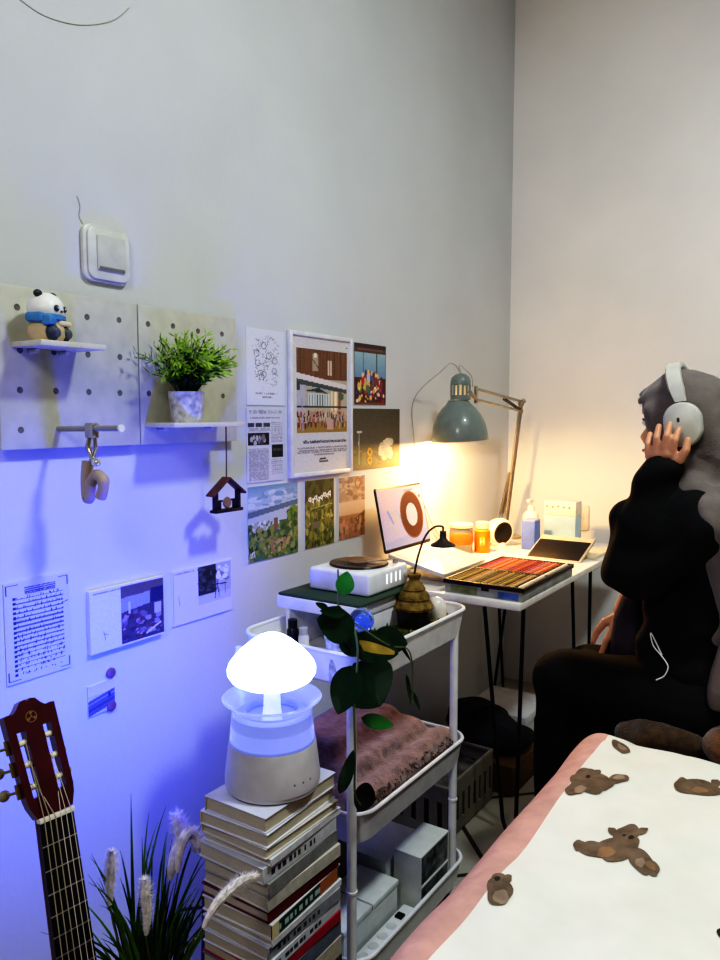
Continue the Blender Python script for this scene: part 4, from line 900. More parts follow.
for i, (th, w, dp, yaw, dx, dy, cc, scn, side, lb) in enumerate(BK):
    w += .010 if i else 0; th -= .0006; z1 = zc - .0003; z0 = z1 - th; zc = z0 - .0003
    if i == len(BK) - 1: z0 = .001; th = z1 - z0
    cx_, cy_ = BX1 - w / 2 + dx - .003, BY0 + dp / 2 + dy
    t = thing('book' if i < 15 else 'box_file', lb, 'book' if i < 15 else 'box', (cx_, cy_, z0), 'books in the floor stack' if i < 15 else None)
    mt = Matrix.Translation((cx_, cy_, z0)) @ Matrix.Rotation(math.radians(yaw), 4, 'Z')
    ct = .0022 if i not in (7, 8) else .003
    cm_ = M('cover_%d' % i, cc, .45, var=.05); sm2 = M('spine_%d' % i, scn, .5, var=.1, vscale=60)
    s = side
    MB().box((-w / 2 + .003, -dp / 2 + .003, ct), (w / 2 - .003, dp / 2 - .003, th - ct), mat=mt, smooth=False).build('pages', pg, t)
    MB().box((-w / 2, -dp / 2, 0), (w / 2, dp / 2, ct), .0005, mat=mt, seg=1).box((-w / 2, -dp / 2, th - ct), (w / 2, dp / 2, th), .0005, mat=mt, seg=1).build('cover', cm_, t)
    b = MB().box((s * w / 2 - (.003 if s > 0 else 0), -dp / 2, .0002), (s * w / 2 + (0 if s > 0 else .003), dp / 2, th - .0002), .0008, mat=mt, seg=1)
    if s > 0 and th > .018:
        for k in range(9):
            u = -dp / 2 + .02 + k * .015 + random.uniform(0, .006); l = random.uniform(.004, .012)
            if i in (4, 8, 10, 11): b.box((w / 2, u, th * .3), (w / 2 + .0003, u + l, th * .65), mat=mt, mi=1)
        if i == 8: b.box((w / 2, dp / 2 - .07, .002), (w / 2 + .0004, dp / 2 - .01, th - .002), mat=mt, mi=2); b.box((w / 2, -dp / 2, .001), (w / 2 + .0004, -dp / 2 + .02, th - .001), mat=mt, mi=3)
    b.build('spine', [sm2, M('spine_ink', (60, 60, 64), .6) if i != 8 else M('spine_ink_pale', (180, 196, 190), .6), M('spine_orange', (176, 110, 66), .5), M('spine_cream', (214, 200, 160), .5)], t)
# ======================================================= MUSHROOM HUMIDIFIER
hp = V((.536, 1.068, .6005))
t = thing('mushroom_lamp', 'glowing white mushroom shaped humidifier lamp on top of the book stack', 'mushroom lamp', hp)
hb = M('humidifier_white', (190, 188, 192), .4)
MB().lathe([(0, 0), (.084, 0), (.088, .003), (.088, .008), (.09, .01), (.0905, .016), (.0895, .03), (.083, .085), (.082, .088), (.081, .088), (0, .086)], hp, 56).build('base', hb, t)
MB().lathe([(0.06, .0), (.086, -.0)], hp + V((0, 0, .0005)), 40).build('foot_ring', M('foot_dark', (70, 70, 78), .5), t)
tk = M('tank_clear', (210, 214, 255), .15, trans=.9, var=.02, ior=1.2, emit=(.30, .36, 1), es=.3)  # weak emission puts the cap's violet light into tank, plate and ring
MB().lathe([(.0815, .0885), (.08, .1), (.076, .14), (.075, .150), (.078, .157), (.09, .166), (.094, .17), (.092, .172), (.076, .162), (.071, .153), (.071, .14), (.076, .1), (.076, .091)], hp, 56).build('tank', tk, t)
MB().lathe([(.0755, .09), (.0725, .138), (.066, .142), (.05, .1425), (.048, .139), (.048, .135), (.03, .133), (0, .132)], hp, 48).build('water_plate', M('tank_inner', (96, 100, 140), .3, var=.02, emit=(.30, .36, 1), es=.35), t)
MB().lathe([(.046, .139), (.05, .146), (.055, .146), (.058, .139)], hp, 48).build('plate_ring', M('ring_pale', (110, 114, 160), .3, emit=(.2, .25, 1), es=.2), t)
MB().lathe([(.019, .132), (.0165, .15), (.015, .19), (.0155, .215)], hp, 30).build('stem', M('stem_glow', (220, 222, 255), .4, emit=(.3, .36, 1), es=.9), t)
CAPZ = .196
MB().lathe([(0, CAPZ - .004), (.04, CAPZ - .003), (.062, CAPZ + .002), (.076, CAPZ + .010), (.083, CAPZ + .021), (.0835, CAPZ + .030), (.080, CAPZ + .040), (.070, CAPZ + .053), (.056, CAPZ + .067), (.041, CAPZ + .080), (.026, CAPZ + .090), (.012, CAPZ + .0955), (0, CAPZ + .097)], hp, 56).build(
    'cap', M('cap_glow', (250, 250, 255), .4, emit=(.19, .235, 1), es=10), t)
dcam = (V((CAM.x, CAM.y, 0)) - V((hp.x, hp.y, 0))).normalized()
for k, a in enumerate((26, 38, 50)):
    dv = Matrix.Rotation(math.radians(a), 3, 'Z') @ dcam
    MB().ball(hp + dv * .0865 + V((0, 0, .032)), .0035, u=14, v=8).build('button', M('button_grey', (110, 108, 120), .5), t)
# =========================================================== GRASS PLANT
gp = V((.335, .93, 0))
t = thing('grass_plant', 'artificial grass plant with white fluffy plumes on the floor beside the guitar', 'grass plant', gp)
MB().lathe([(0, 0.0005), (.065, .0005), (.07, .006), (.085, .15), (.087, .16), (.08, .16), (.075, .145), (0, .14)], gp, 36).build('pot', M('planter_dark', (60, 58, 66), .6), t)
MB().lathe([(0, .1405), (.04, .146), (.0745, .146)], gp, 24).build('soil', M('soil', (52, 40, 32), .95, var=.3, bump=1), t)
random.seed(33); gm1 = M('blade_green', (100, 146, 56), .5, var=.25); gm2 = M('blade_dark', (60, 94, 50), .5, var=.25)
b = MB()
def blade(p0, p1, p2, w, mi):
    pts = bez(p0, p1, p2, 9); vs = []; 
    sd = (V(p2) - V(p0)).cross(V((.8, -.6, .0))); sd = sd.normalized() if sd.length > 1e-4 else V((0, 1, 0))
    for i, q in enumerate(pts):
        ww = w * (1 - (i / 9) ** 1.6) + .0003; n_ = V((.8, -.6, 0)) * .0008
        vs += [q - sd * ww, q + n_, q + sd * ww]
    b.faces(vs, [(3 * i + j, 3 * i + j + 1, 3 * i + j + 4, 3 * i + j + 3) for i in range(9) for j in range(2)], mi, True)
# the tall ones that read in the photograph
for (px, py, x) in ((131, 793, .30), (166, 806, .32), (149, 812, .30), (205, 818, .36), (90, 857, .33), (88, 882, .36), (207, 858, .40), (168, 830, .27), (100, 905, .38), (158, 822, .25), (120, 850, .28), (195, 900, .42)):
    tip = AX(px, py, x); a = random.uniform(0, 6.28); p0 = gp + V((math.cos(a) * .03, math.sin(a) * .03, .145))
    bow = V((0, (tip.y - p0.y) * -.25, .08)); blade(p0, (p0 + tip) / 2 + bow, tip, .0042, 0 if px < 200 else 1)
for k in range(95):
    a = random.uniform(0, 6.28); r = random.uniform(.0, .05); p0 = gp + V((math.cos(a) * r, math.sin(a) * r, .145))
    sp = random.uniform(.02, .16); L = random.uniform(.14, .30); p2 = p0 + V((math.cos(a) * sp * .8, math.sin(a) * sp, L)); 
    p2.x = min(p2.x, .44) if p2.y > .93 else p2.x
    blade(p0, p0 + V((math.cos(a) * sp * .2, math.sin(a) * sp * .2, L * .65)), p2, random.uniform(.0028, .0045), random.choice([0, 1, 1]))
b.build('blades', [gm1, gm2], t)
fl = M('plume_white', (236, 230, 224), .9, var=.15, vscale=90); fst = M('plume_stalk', (120, 120, 70), .7)
def plume(pts, r, stalk):
    pts = spline(pts, 8); b = MB(); n = len(pts)
    b.tube(pts, [r * .55 * math.sin(PI * min(1, .12 + .8 * (1 - i / n))) + .0012 for i in range(n)], 8)
    for i in range(n - 1):
        tg = (pts[i + 1] - pts[i]).normalized(); rr = r * (math.sin(PI * min(.98, .15 + .75 * (1 - i / n))))
        for k in range(46):
            a = V((random.uniform(-1, 1), random.uniform(-1, 1), random.uniform(-1, 1))); s = (a - tg * a.dot(tg)).normalized()
            p = pts[i] + (pts[i + 1] - pts[i]) * random.random(); d = (s + tg * random.uniform(.3, 1)).normalized() * rr * random.uniform(.8, 1.7)
            w = s.cross(tg) * .0009
            b.faces([p + w, p + d, p - w], [(0, 1, 2)])
    o = b.build('plume', fl, t); MB().tube(spline(stalk, 6), .0013, 6).build('stalk', fst, o)
root = gp + V((0, 0, .15))
plume([AX(110, 905, .33), AX(110, 885, .33), AX(111, 868, .33), AX(112, 852, .33)], .015, [root, AX(118, 940, .33), AX(110, 905, .33)])
plume([AX(146, 935, .42), AX(147, 915, .42), AX(146, 895, .42), AX(145, 880, .42)], .014, [root + V((.03, 0, 0)), AX(148, 950, .41), AX(146, 935, .42)])
plume([AX(170, 880, .33), AX(174, 860, .33), AX(181, 838, .33), AX(176, 815, .33)], .022, [root, AX(165, 910, .33), AX(170, 880, .33)])
plume([AX(178, 872, .37), AX(180, 850, .37), AX(187, 834, .37), AX(196, 838, .37), AX(197, 850, .38)], .018, [root, AX(172, 905, .36), AX(178, 872, .37)])
plume([AX(203, 928, .63), AX(213, 909, .635), AX(226, 893, .64), AX(241, 881, .64), AX(256, 876, .64)], .0125, [root + V((.04, 0, 0)), AX(192, 945, .5), AX(196, 940, .58), AX(203, 928, .63)])
# ================================================================ GUITAR
N_ = V((.48, .643, .713)); nb = V((.526, .636, .517)); ht = V((.412, .645, .875))
dn = (nb - N_).normalized(); hu = (ht - N_).normalized()
t = thing('guitar', 'classical guitar with dark red slotted headstock leaning toward the wall', 'guitar', (.6, .63, 0))
def gframe(o, vdir):
    v = V(vdir).normalized(); u = V((.0, 1, .0)); u = (u + V((.12, 0, 0))); u = (u - v * u.dot(v)).normalized(); w = u.cross(v); return frame(o, u, v, w)
FH = gframe(N_, hu); FN = gframe(N_, -dn)
maroon = M('headstock_maroon', (72, 20, 30), .3, var=.15, coat=.3); ebony = M('fretboard_dark', (24, 22, 30), .4, var=.15); ivory = M('nut_ivory', (226, 220, 206), .4)
b = MB(); T0, T1 = -.014, .004
HL = .175
b.prism([(-.027, .004), (.027, .004), (.034, .022), (.036, .034), (-.036, .034), (-.034, .022)], T0, T1, FH)
b.prism([(-.036, .034), (-.0255, .034), (-.0265, .13), (-.0385, .13)], T0, T1, FH).prism([(.0255, .034), (.036, .034), (.0385, .13), (.0265, .13)], T0, T1, FH)
b.prism([(-.0125, .034), (.0125, .034), (.0135, .13), (-.0135, .13)], T0, T1, FH)
crest = [(-.0385, .13), (.0385, .13), (.039, .158), (.033, .159), (.025, .158), (.019, .163), (.012, .172), (.004, .174), (0, .171), (-.004, .174), (-.012, .172), (-.019, .163), (-.025, .158), (-.033, .159), (-.039, .158)]
b.prism(crest, T0, T1, FH)
hs = b.build('headstock', maroon, t)
gold = M('emblem_gold', (176, 140, 90), .35, .6)
em = MB().lathe([(.0085, 0), (.0085, .0006), (.0075, .0006), (.0075, 0)], FH @ V((0, .147, T1)), 28, mat=FH.to_3x3().to_4x4())
for k in range(3):
    a = k * 2 * PI / 3 + PI / 2; f2 = FH @ Matrix.Translation((0, .147, T1)) @ Matrix.Rotation(a, 4, 'Z'); em.box((0, -.0006, 0), (.0072, .0006, .0006), mat=f2).box((.004, -.002, 0), (.0068, .002, .0006), mat=f2)
em.build('emblem', gold, hs)
post = M('roller_white', (222, 216, 196), .4); brass = M('tuner_brass', (150, 130, 80), .35, .7); pearl = M('tuner_pearl', (150, 140, 120), .35)
for s in (-1, 1):
    for k in range(3):
        v = .05 + k * .032; u = s * .0195
        tn = MB().tube([FH @ V((u - .0065, v, -.005)), FH @ V((u + .0065, v, -.005))], .0048, 12).build('tuner', post, t)
        MB().cyl(FH @ V((s * .0395, v, -.008)), FH @ V((s * .047, v, -.030)), .0022, seg=8).cyl(FH @ V((s * .0365, v - .008, -.012)), FH @ V((s * .0365, v + .01, -.012)), .004, seg=8).box((-.003, -.011, -.003), (.003, .011, .003), .001, mat=FH @ Matrix.Translation((s * .0385, v, -.010))).build('gear', brass, tn)
        MB().ball(FH @ V((s * .0485, v, -.036)), (.0068, .0085, .0085)).build('knob', pearl, tn)
MB().box((-.027, -.003, -.004), (.027, .004, .0085), .001, mat=FN).build('nut', ivory, t)
# neck, fretboard, body (below the frame)
NL = .65
MB().prism([(-.026, -.003), (.026, -.003), (.031, -.33), (-.031, -.33)], -.004, .004, FN).prism([(-.031, -.33), (.031, -.33), (.0325, -.44), (-.0325, -.44)], -.004, .004, FN).build('fretboard', ebony, t)
MB().prism([(-.024, .004), (.024, .004), (.029, -.33), (-.029, -.33)], -.022, -.0042, FN, bev=.007, smooth=True).build('neck', maroon, t)
for k in range(1, 18):
    v = -NL * (1 - 2 ** (-k / 12)); w = .026 + .006 * (-v / .38)
    MB().box((-w, v - .0008, .004), (w, v + .0008, .0052), mat=FN).build('fret', M('fret_silver', (190, 186, 180), .3, .8), t)
slots = [(-.0195, .114), (-.0195, .082), (-.0195, .05), (.0195, .05), (.0195, .082), (.0195, .114)]
for k in range(6):
    u0 = -.0205 + k * .0082; p = FN @ V((u0, .001, .009)); q = FN @ V((u0 * 1.35, -NL, .011)); h = FH @ V((slots[k][0] + (.004 if k < 3 else -.004), slots[k][1], .0))
    MB().tube([h, p, q], .0006 if k > 2 else .00085, 6).build('string', M('string_pale', (214, 206, 190), .35) if k > 2 else M('string_wound', (196, 186, 160), .35, .5), t)
out = []
for k in range(64):
    a = 2 * PI * k / 64; s = math.sin(a); c = math.cos(a); v = -.575 + .235 * s
    w = .182 if s < -.2 else .14
    q = (s + 1) / 2; wid = .184 * (1 - q) ** .0 if False else (.185 - .045 * q - .055 * math.exp(-((q - .58) / .16) ** 2))
    out.append((math.copysign(abs(c) ** .62, c) * wid, v))
MB().prism(out, -.095, -.0045, FN, bev=.004).build('body', M('guitar_top', (176, 116, 60), .3, var=.12, stretch=(1, 1, 8), coat=.4), t)
MB().lathe([(.042, 0), (.05, 0), (.05, .0008), (.042, .0008)], FN @ V((0, -.475, -.0044)), 40, mat=FN.to_3x3().to_4x4()).build('rosette', M('rosette', (70, 40, 30), .5), t)
MB().box((-.085, -NL - .012, -.0044), (.085, -NL + .014, .006), .003, mat=FN).build('bridge', ebony, t)
t = thing('guitar_stand', 'black metal guitar stand on the floor under the guitar', 'guitar stand', (.6, .63, 0))
bt = FN @ V((0, -.80, -.05)); b = MB(); by = bt.y
for s in (-1, 1):
    b.tube([(bt.x + .13, by + s * .16, .012), (bt.x - .05, by + s * .05, .03), (bt.x - .12, by, .3)], .009, 8)
b.tube([(bt.x - .12, by, .3), (bt.x - .26, by, .012)], .009, 8)
b.build('stand', BLACK, t)
# ================================================================= BED
BXL = .905; BXR = 1.95; BYF = .12; BYE = 1.782; BTOP = .555
t = thing('bed', 'low bed with a pale mattress along the right side of the room', 'bed', (1.45, 1.2, 0))
MB().box((.96, .05, .10), (1.98, 2.42, .26), .015).build('bed_frame', M('bed_wood', (70, 52, 44), .5, var=.2, stretch=(1, 8, 1)), t)
for x in (.99, 1.95):
    for y in (.1, 2.37): MB().box((x - .03, y - .03, .0005), (x + .03, y + .03, .101), .004).build('leg', M('bed_leg', (52, 40, 34), .5), t)
MB().box((.965, .06, .2605), (1.975, 2.41, .485), .045, seg=4).build('mattress', M('mattress', (86, 78, 72), .85, bump=.3), t)
def dh(x, y):
    z = BTOP + .012 * mnoise.noise(V((x * 3.1, y * 2.2, .3))) + .010 * mnoise.noise(V((x * 8, y * 5 + x * 4, 1.7)))
    z += .006 * math.sin(9 * (x * .9 + y * .5)) * mnoise.noise(V((x * 2, y * 2, 5)))
    z += .016 * max(0, mnoise.noise(V(((x - y * .45) * 9, (y + x * .3) * 1.6, 8))))
    e = max(0, 1 - (x - BXL) / .07); z -= .048 * e ** 2.2
    e2 = max(0, 1 - (BYE - y) / .06); z -= .04 * e2 ** 2.2
    cxy = math.hypot(max(0, BXL + .09 - x), max(0, y - BYE + .09)); z -= max(0, cxy - .08) * .6
    return z
b = MB(); NX, NY = 130, 190
NB = 18
def gx(i, y):
    w = band(BXL, y)
    return BXL + w * i / NB if i <= NB else BXL + w + (BXR - BXL - w) * ((i - NB) / (NX - NB)) ** 1.2
band = lambda x, y: .078 + .006 * math.sin(y * 7) + .006 * mnoise.noise(V((y * 5, 0, 0)))
def corner(x, y):
    # round the far left corner of the quilt
    r = .09; dx = BXL + r - x; dy = y - (BYE - r)
    if dx > 0 and dy > 0:
        m = max(dx, dy); d = math.hypot(dx, dy); k = m / d; return BXL + r - dx * k, BYE - r + dy * k
    return x, y
vs = []; fp = []; fw_ = []
for j in range(NY + 1):
    y = BYF + (BYE - BYF) * j / NY
    for i in range(NX + 1):
        x = gx(i, y); xx, yy = corner(x, y); vs.append(V((xx, yy, dh(xx, yy))))
for j in range(NY):
    for i in range(NX):
        f = (j * (NX + 1) + i, j * (NX + 1) + i + 1, (j + 1) * (NX + 1) + i + 1, (j + 1) * (NX + 1) + i)
        c = (vs[f[0]] + vs[f[2]]) / 2
        (fp if i < NB else fw_).append(f)
# skirts hanging to the mattress on the left and far sides
def skirt(idx, mi):
    n = len(idx); low = []
    base_i = len(vs)
    for k in idx: 
        p = vs[k]; vs.append(V((p.x + (.012 if mi == 0 else 0), p.y - (.012 if mi else 0), .47)))
    for q in range(n - 1): (fp if mi == 0 else fw_).append((idx[q], idx[q + 1], base_i + q + 1, base_i + q))
skirt([j * (NX + 1) for j in range(NY + 1)], 0)
skirt([NY * (NX + 1) + i for i in range(NX + 1)], 1)
t = thing('duvet', 'white quilt with brown bear prints and a pink border spread over the bed', 'duvet', (1.45, 1.0, .5))
bm_ = bmesh.new(); vv = [bm_.verts.new(v) for v in vs]
for mi, L_ in ((0, fp), (1, fw_)):
    for f in L_:
        try: ff = bm_.faces.new([vv[k] for k in f]); ff.material_index = mi; ff.smooth = True
        except ValueError: pass
bmesh.ops.remove_doubles(bm_, verts=bm_.verts, dist=1e-5); bmesh.ops.recalc_face_normals(bm_, faces=bm_.faces)
me_ = bpy.data.meshes.new('q'); bm_.to_mesh(me_); bm_.free(); b.bm.from_mesh(me_); bpy.data.meshes.remove(me_)
def spot(cx, cy, rx, ry, ang, mi, lift):
    a = math.radians(ang); vs = []; fs = []; n = 22; R = 5
    for r in range(R + 1):
        for k in range(n):
            th = 2 * PI * k / n; wob = 1 + .06 * math.sin(3 * th + cx * 40) + .04 * math.sin(5 * th + cy * 30)
            u = rx * r / R * math.cos(th) * wob; v = ry * r / R * math.sin(th) * wob
            x = cx + u * math.cos(a) - v * math.sin(a); y = cy + u * math.sin(a) + v * math.cos(a)
            vs.append(V((x, y, dh(x, y) + lift)))
    for r in range(R):
        for k in range(n): fs.append((r * n + k, r * n + (k + 1) % n, (r + 1) * n + (k + 1) % n, (r + 1) * n + k))
    b.faces(vs, fs, mi, True)
def at(px, py): return AZ(px, py, BTOP)
def ps(px, py, rpx, rpy, ang, mi=2, lift=.0016):
    """blot on the quilt around a measured point, radii along the two floor axes of the photograph's view"""
    c = at(px, py); ex = at(px + rpx, py) - c; ey = at(px, py - rpy) - c
    n = 26; R = 5; vs = []; fs = []; a = math.radians(ang)
    for r in range(R + 1):
        for k in range(n):
            th = 2 * PI * k / n; wob = 1 + .07 * math.sin(3 * th + px) + .05 * math.sin(5 * th + py)
            u0 = math.cos(th) * r / R * wob; v0 = math.sin(th) * r / R * wob
            X_ = rpx * u0; Y_ = rpy * v0; u = (X_ * math.cos(a) - Y_ * math.sin(a)); v = (X_ * math.sin(a) + Y_ * math.cos(a))
            p = at(px + u, py - v); vs.append(V((p.x, p.y, dh(p.x, p.y) + lift)))
    for r in range(R):
        for k in range(n): fs.append((r * n + k, r * n + (k + 1) % n, (r + 1) * n + (k + 1) % n, (r + 1) * n + k))
    b.faces(vs, fs, mi, True)
# bear in the middle
ps(616, 854, 19, 13, -5); ps(630, 850, 9, 10, 30); ps(594, 853, 18, 8, -15); ps(579, 848, 6, 6, 0); ps(640, 866, 17, 9, -40); ps(652, 873, 8, 6, -20); ps(627, 838, 14, 9, 10); ps(613, 835, 6, 3.5, -40); ps(642, 836, 6, 4, 20); ps(606, 857, 9, 6, 0, 3, .0022); ps(631, 843, 3, 2, 0, 4, .0024); ps(624, 840, 1.6, 1.2, 0, 4, .0024); ps(650, 871, 6, 3, -25, 3, .0022); ps(640, 869, 5, 4, 0, 5, .0022)
# bear at the far left
ps(590, 786, 20, 11, -12); ps(575, 791, 10, 7, 0); ps(585, 778, 10, 8, 0); ps(597, 776, 4, 3, 0); ps(606, 790, 8, 5, 20); ps(618, 784, 11, 4.5, 12); ps(588, 780, 2.4, 1.6, 0, 4, .0024); ps(580, 793, 6, 4, 0, 5, .0022); ps(619, 783, 6, 2.4, 10, 5, .0022)
# small ones
ps(499, 895, 13, 13, 20); ps(499, 889, 10, 10, 0); ps(501, 901, 8, 6, 0, 5, .0022); ps(508, 884, 4, 4, 0); ps(497, 885, 3.2, 2.2, 0, 4, .0024)
ps(621, 749, 10, 4.5, -25); ps(622, 749, 5, 2.2, -25, 5, .0022)
ps(700, 787, 24, 7, -3); ps(682, 785, 8, 6, 0); ps(716, 781, 5, 3.5, 0); ps(700, 789, 8, 3, 0, 3, .0022); ps(722, 930, 5, 5, 0, 4, .0018)
b.build('cover', [M('duvet_pink', (202, 158, 146), .85, var=.08, bump=.2), M('duvet_white', (224, 224, 212), .85, var=.04, vscale=9, bump=.25, bscale=30), M('bear_brown', (112, 95, 78), .85, var=.2, vscale=40), M('bear_belly', (140, 112, 82), .85, var=.15, vscale=40), M('bear_dark', (44, 36, 32), .8), M('bear_taupe', (150, 132, 114), .85, var=.15, vscale=40)], t, sharp=180)
# brown plush cushions behind the quilt
pls = M('plush_brown', (74, 52, 30), .95, var=.25, vscale=60, bump=.8, bscale=300, sheen=.4); pls2 = M('plush_amber', (112, 72, 36), .95, var=.25, vscale=60, bump=.8, bscale=300, sheen=.4)
blob('cushion_body', [('e', (1.08, 1.880, .535), (.105, .07, .045)), ('e', (1.03, 1.87, .52), (.07, .06, .04))], .008, [pls], thing('plush_cushion', 'dark brown plush cushion wedged between the quilt and the seated person', 'cushion', (1.07, 1.872, .49)), 5, .006, 25)
blob('cushion_body', [('e', (1.225, 1.86, .548), (.062, .07, .048)), ('e', (1.28, 1.88, .54), (.08, .07, .05))], .008, [pls2], thing('plush_cushion', 'amber brown plush cushion at the right edge beside the dark brown one', 'cushion', (1.24, 1.87, .49)), 5, .006, 25)
# ================================================================ PERSON
skin = M('skin', (206, 150, 116), .5, var=.06, sss=.08); blk = M('cloth_black', (9, 9, 10), .9, var=.2, bump=.3, bscale=120)
hij = M('hijab_grey', (112, 103, 98), .9, var=.1, bump=.35, bscale=220, sheen=.2)
pr = thing('person', 'seated person in grey headscarf and black clothes holding a hand to white headphones', 'person', (1.08, 2.05, .0))
HY = 2.05
def P(px, py, y): return AY(px, py, y)
W_ = P(661, 471, 1.895)
kn = [P(672, 455, 1.878), P(664, 453, 1.874), P(656, 453, 1.876), P(649, 456, 1.884)]
mid = [P(675, 440, 1.868), P(666.5, 436, 1.866), P(656.5, 438, 1.870), P(648, 444, 1.882)]
tip = [P(679, 429, 1.886), P(670, 424, 1.888), P(659, 426, 1.890), P(650, 434, 1.902)]
el = P(634, 560, 1.88); sh = V((1.12, 1.90, 1.07))
parts = [('e', (1.064, HY, 1.305), (.092, .073, .096)), ('e', (1.022, HY, 1.245), (.052, .054, .075)), ('e', (1.012, HY, 1.20), (.036, .038, .032)),
         ('c', (.988, HY, 1.278), (.968, HY, 1.243), .009, .0118), ('e', (.968, HY, 1.24), (.010, .013, .0085)), ('e', (.992, HY, 1.306), (.02, .05, .014)),
         ('e', (.978, HY, 1.213), (.012, .02, .006)), ('e', (.979, HY, 1.203), (.012, .017, .006)),
         ('e', (.993, HY - .035, 1.245), (.025, .025, .025)), ('e', (.993, HY + .035, 1.245), (.025, .025, .025)),
         ('c', (1.06, HY, 1.22), (1.10, HY, 1.06), .052, .06),
         ('e', (1.14, HY, .98), (.095, .15, .15)), ('e', (1.14, HY, .76), (.08, .11, .18)), ('e', (1.12, HY, .61), (.085, .13, .06)),
         ('c', sh, el, .048, .038), ('c', el, W_, .037, .024), ('c', (1.10, HY, 1.06), sh, .05, .05), ('c', (1.10, HY, 1.06), (1.12, 2.2, 1.07), .05, .05),
         ('c', (1.12, 2.2, 1.07), (1.0, 2.2, .86), .048, .038), ('c', (1.0, 2.2, .86), P(630, 596, 2.13), .036, .027)]
def hand(W, kn, mid, tip, thumb):
    o = []
    for k, m, t_ in zip(kn, mid, tip):
        o += [('c', W + (k - W) * .12, k, .0135, .0100), ('c', k, m, .0092, .0082), ('c', m, t_, .0082, .0070)]
    o.append(('c', (kn[0] + kn[1]) / 2, (kn[2] + kn[3]) / 2, .0115, .0115)); o.append(('c', W + (kn[1] - W) * .5, W + (kn[2] - W) * .5, .015, .015))
    o += [('c', W + (kn[0] - W) * .15, thumb[0], .0145, .0125), ('c', thumb[0], thumb[1], .0115, .0098), ('c', thumb[1], thumb[2], .0098, .0078)]
    return o
parts += hand(W_, kn, mid, tip, [P(680, 459, 1.880), P(686, 450, 1.874), P(688, 440, 1.880)])
W2 = P(622, 612, 2.12); d2 = V((-.28, -.35, -.9)).normalized(); s2 = V((0, 1, 0)); 
k2 = [W2 + d2 * .085 + s2 * u + V((0, 0, .006)) for u in (-.030, -.010, .010, .028)]
m2 = [k + d2 * l + V((0, 0, -.008)) for k, l in zip(k2, (.038, .042, .04, .032))]; t2 = [m + V((-.02, 0, -.03)) * f for m, f in zip(m2, (1, 1.1, 1, .85))]
parts += [('c', P(630, 596, 2.13), W2, .027, .024)] + hand(W2, k2, m2, t2, [W2 + V((-.04, -.02, -.03)), W2 + V((-.06, -.03, -.06)), W2 + V((-.066, -.04, -.085))])
# legs inside the skirt
for y in (1.965, 2.135):
    parts += [('c', (1.12, y, .595), (.835, y - .01, .555), .065, .05), ('c', (.835, y - .01, .555), (.83, y - .01, .1), .05, .034), ('c', (.82, y - .01, .045), (.70, y - .015, .035), .034, .026)]
body = blob('body', parts, .0034, [skin], pr, 2)
for s in (-1, 1):
    e = MB().ball((0.9790, HY + s * .031, 1.281), (.0105, .0125, .0105), u=18, v=12).build('eye', M('eye_white', (226, 220, 214), .3), pr)
    MB().ball((0.9707, HY + s * .031, 1.281), (.003, .0055, .0055), u=14, v=10).build('iris', M('iris_dark', (34, 22, 18), .3), e)
    MB().tube([(0.9740, HY + s * .018, 1.2875), (0.9680, HY + s * .031, 1.290), (0.9745, HY + s * .044, 1.2865)], .0018, 6).build('lash', M('lash', (24, 18, 16), .7), e)
    MB().tube([(0.9725, HY + s * .014, 1.302), (0.9690, HY + s * .031, 1.307), (0.9775, HY + s * .05, 1.303)], .0026, 6).build('eyebrow', M('brow', (52, 36, 30), .8), pr)
MB().tube([(0.9685, HY - .018, 1.2085), (0.9645, HY, 1.2095), (0.9685, HY + .018, 1.2085)], .003, 8).build('lips', M('lips', (176, 96, 88), .5), pr)
# headscarf: hood with a peaked brim, neck wrap and drape over the shoulders
def hood_cut(c):
    return c.x < 1.0 and abs(c.y - HY) < .066 * min(1, max(.3, (1.02 - c.x) / .05)) and 1.165 < c.z < 1.326 - (.02 if abs(c.y - HY) > .045 else 0)
def folds(co): return .0045 * math.sin(co.z * 42 + co.x * 60 + 3 * mnoise.noise(co * 6)) * (1 if co.z < 1.2 else .35)
hparts = [('e', (1.185, HY + .01, .95), (.085, .15, .22)), ('c', (1.2, HY - .09, .80), (1.2, HY + .11, .80), .065, .065), ('e', (1.06, HY, 1.308), (.108, .088, .108)), ('e', (1.085, HY, 1.30), (.098, .086, .108)), ('c', (1.04, HY, 1.375), (.957, HY, 1.352), .034, .010), ('c', (1.03, HY - .045, 1.36), (.966, HY - .03, 1.335), .032, .014), ('c', (1.03, HY + .045, 1.36), (.966, HY + .03, 1.335), .032, .014),
          ('e', (1.045, HY, 1.24), (.08, .076, .10)), ('c', (.998, HY - .058, 1.31), (1.016, HY - .05, 1.2), .022, .024), ('c', (.998, HY + .058, 1.31), (1.016, HY + .05, 1.2), .022, .024), ('c', (1.13, HY, 1.28), (1.16, HY, 1.10), .08, .10),
          ('e', (1.05, HY, 1.165), (.075, .075, .045)), ('e', (1.075, HY, 1.115), (.088, .1, .045)), ('e', (1.10, HY - .045, 1.115), (.085, .075, .055)),
          ('c', (1.10, HY - .08, 1.10), (1.16, HY - .15, 1.06), .055, .065), ('c', (1.10, HY + .08, 1.10), (1.15, HY + .15, 1.06), .055, .065),
          ('c', (1.19, HY - .10, 1.06), (1.23, HY - .10, .86), .085, .07), ('c', (1.19, HY + .06, 1.06), (1.24, HY + .06, .84), .085, .08), ('c', (1.235, HY - .09, .86), (1.245, HY - .1, .70), .06, .05), ('c', (1.03, HY - .02, 1.11), (1.0, HY - .02, 1.05), .06, .05)]
blob('headscarf', hparts, .0065, [hij], pr, 5, .002, 20, hood_cut, folds)
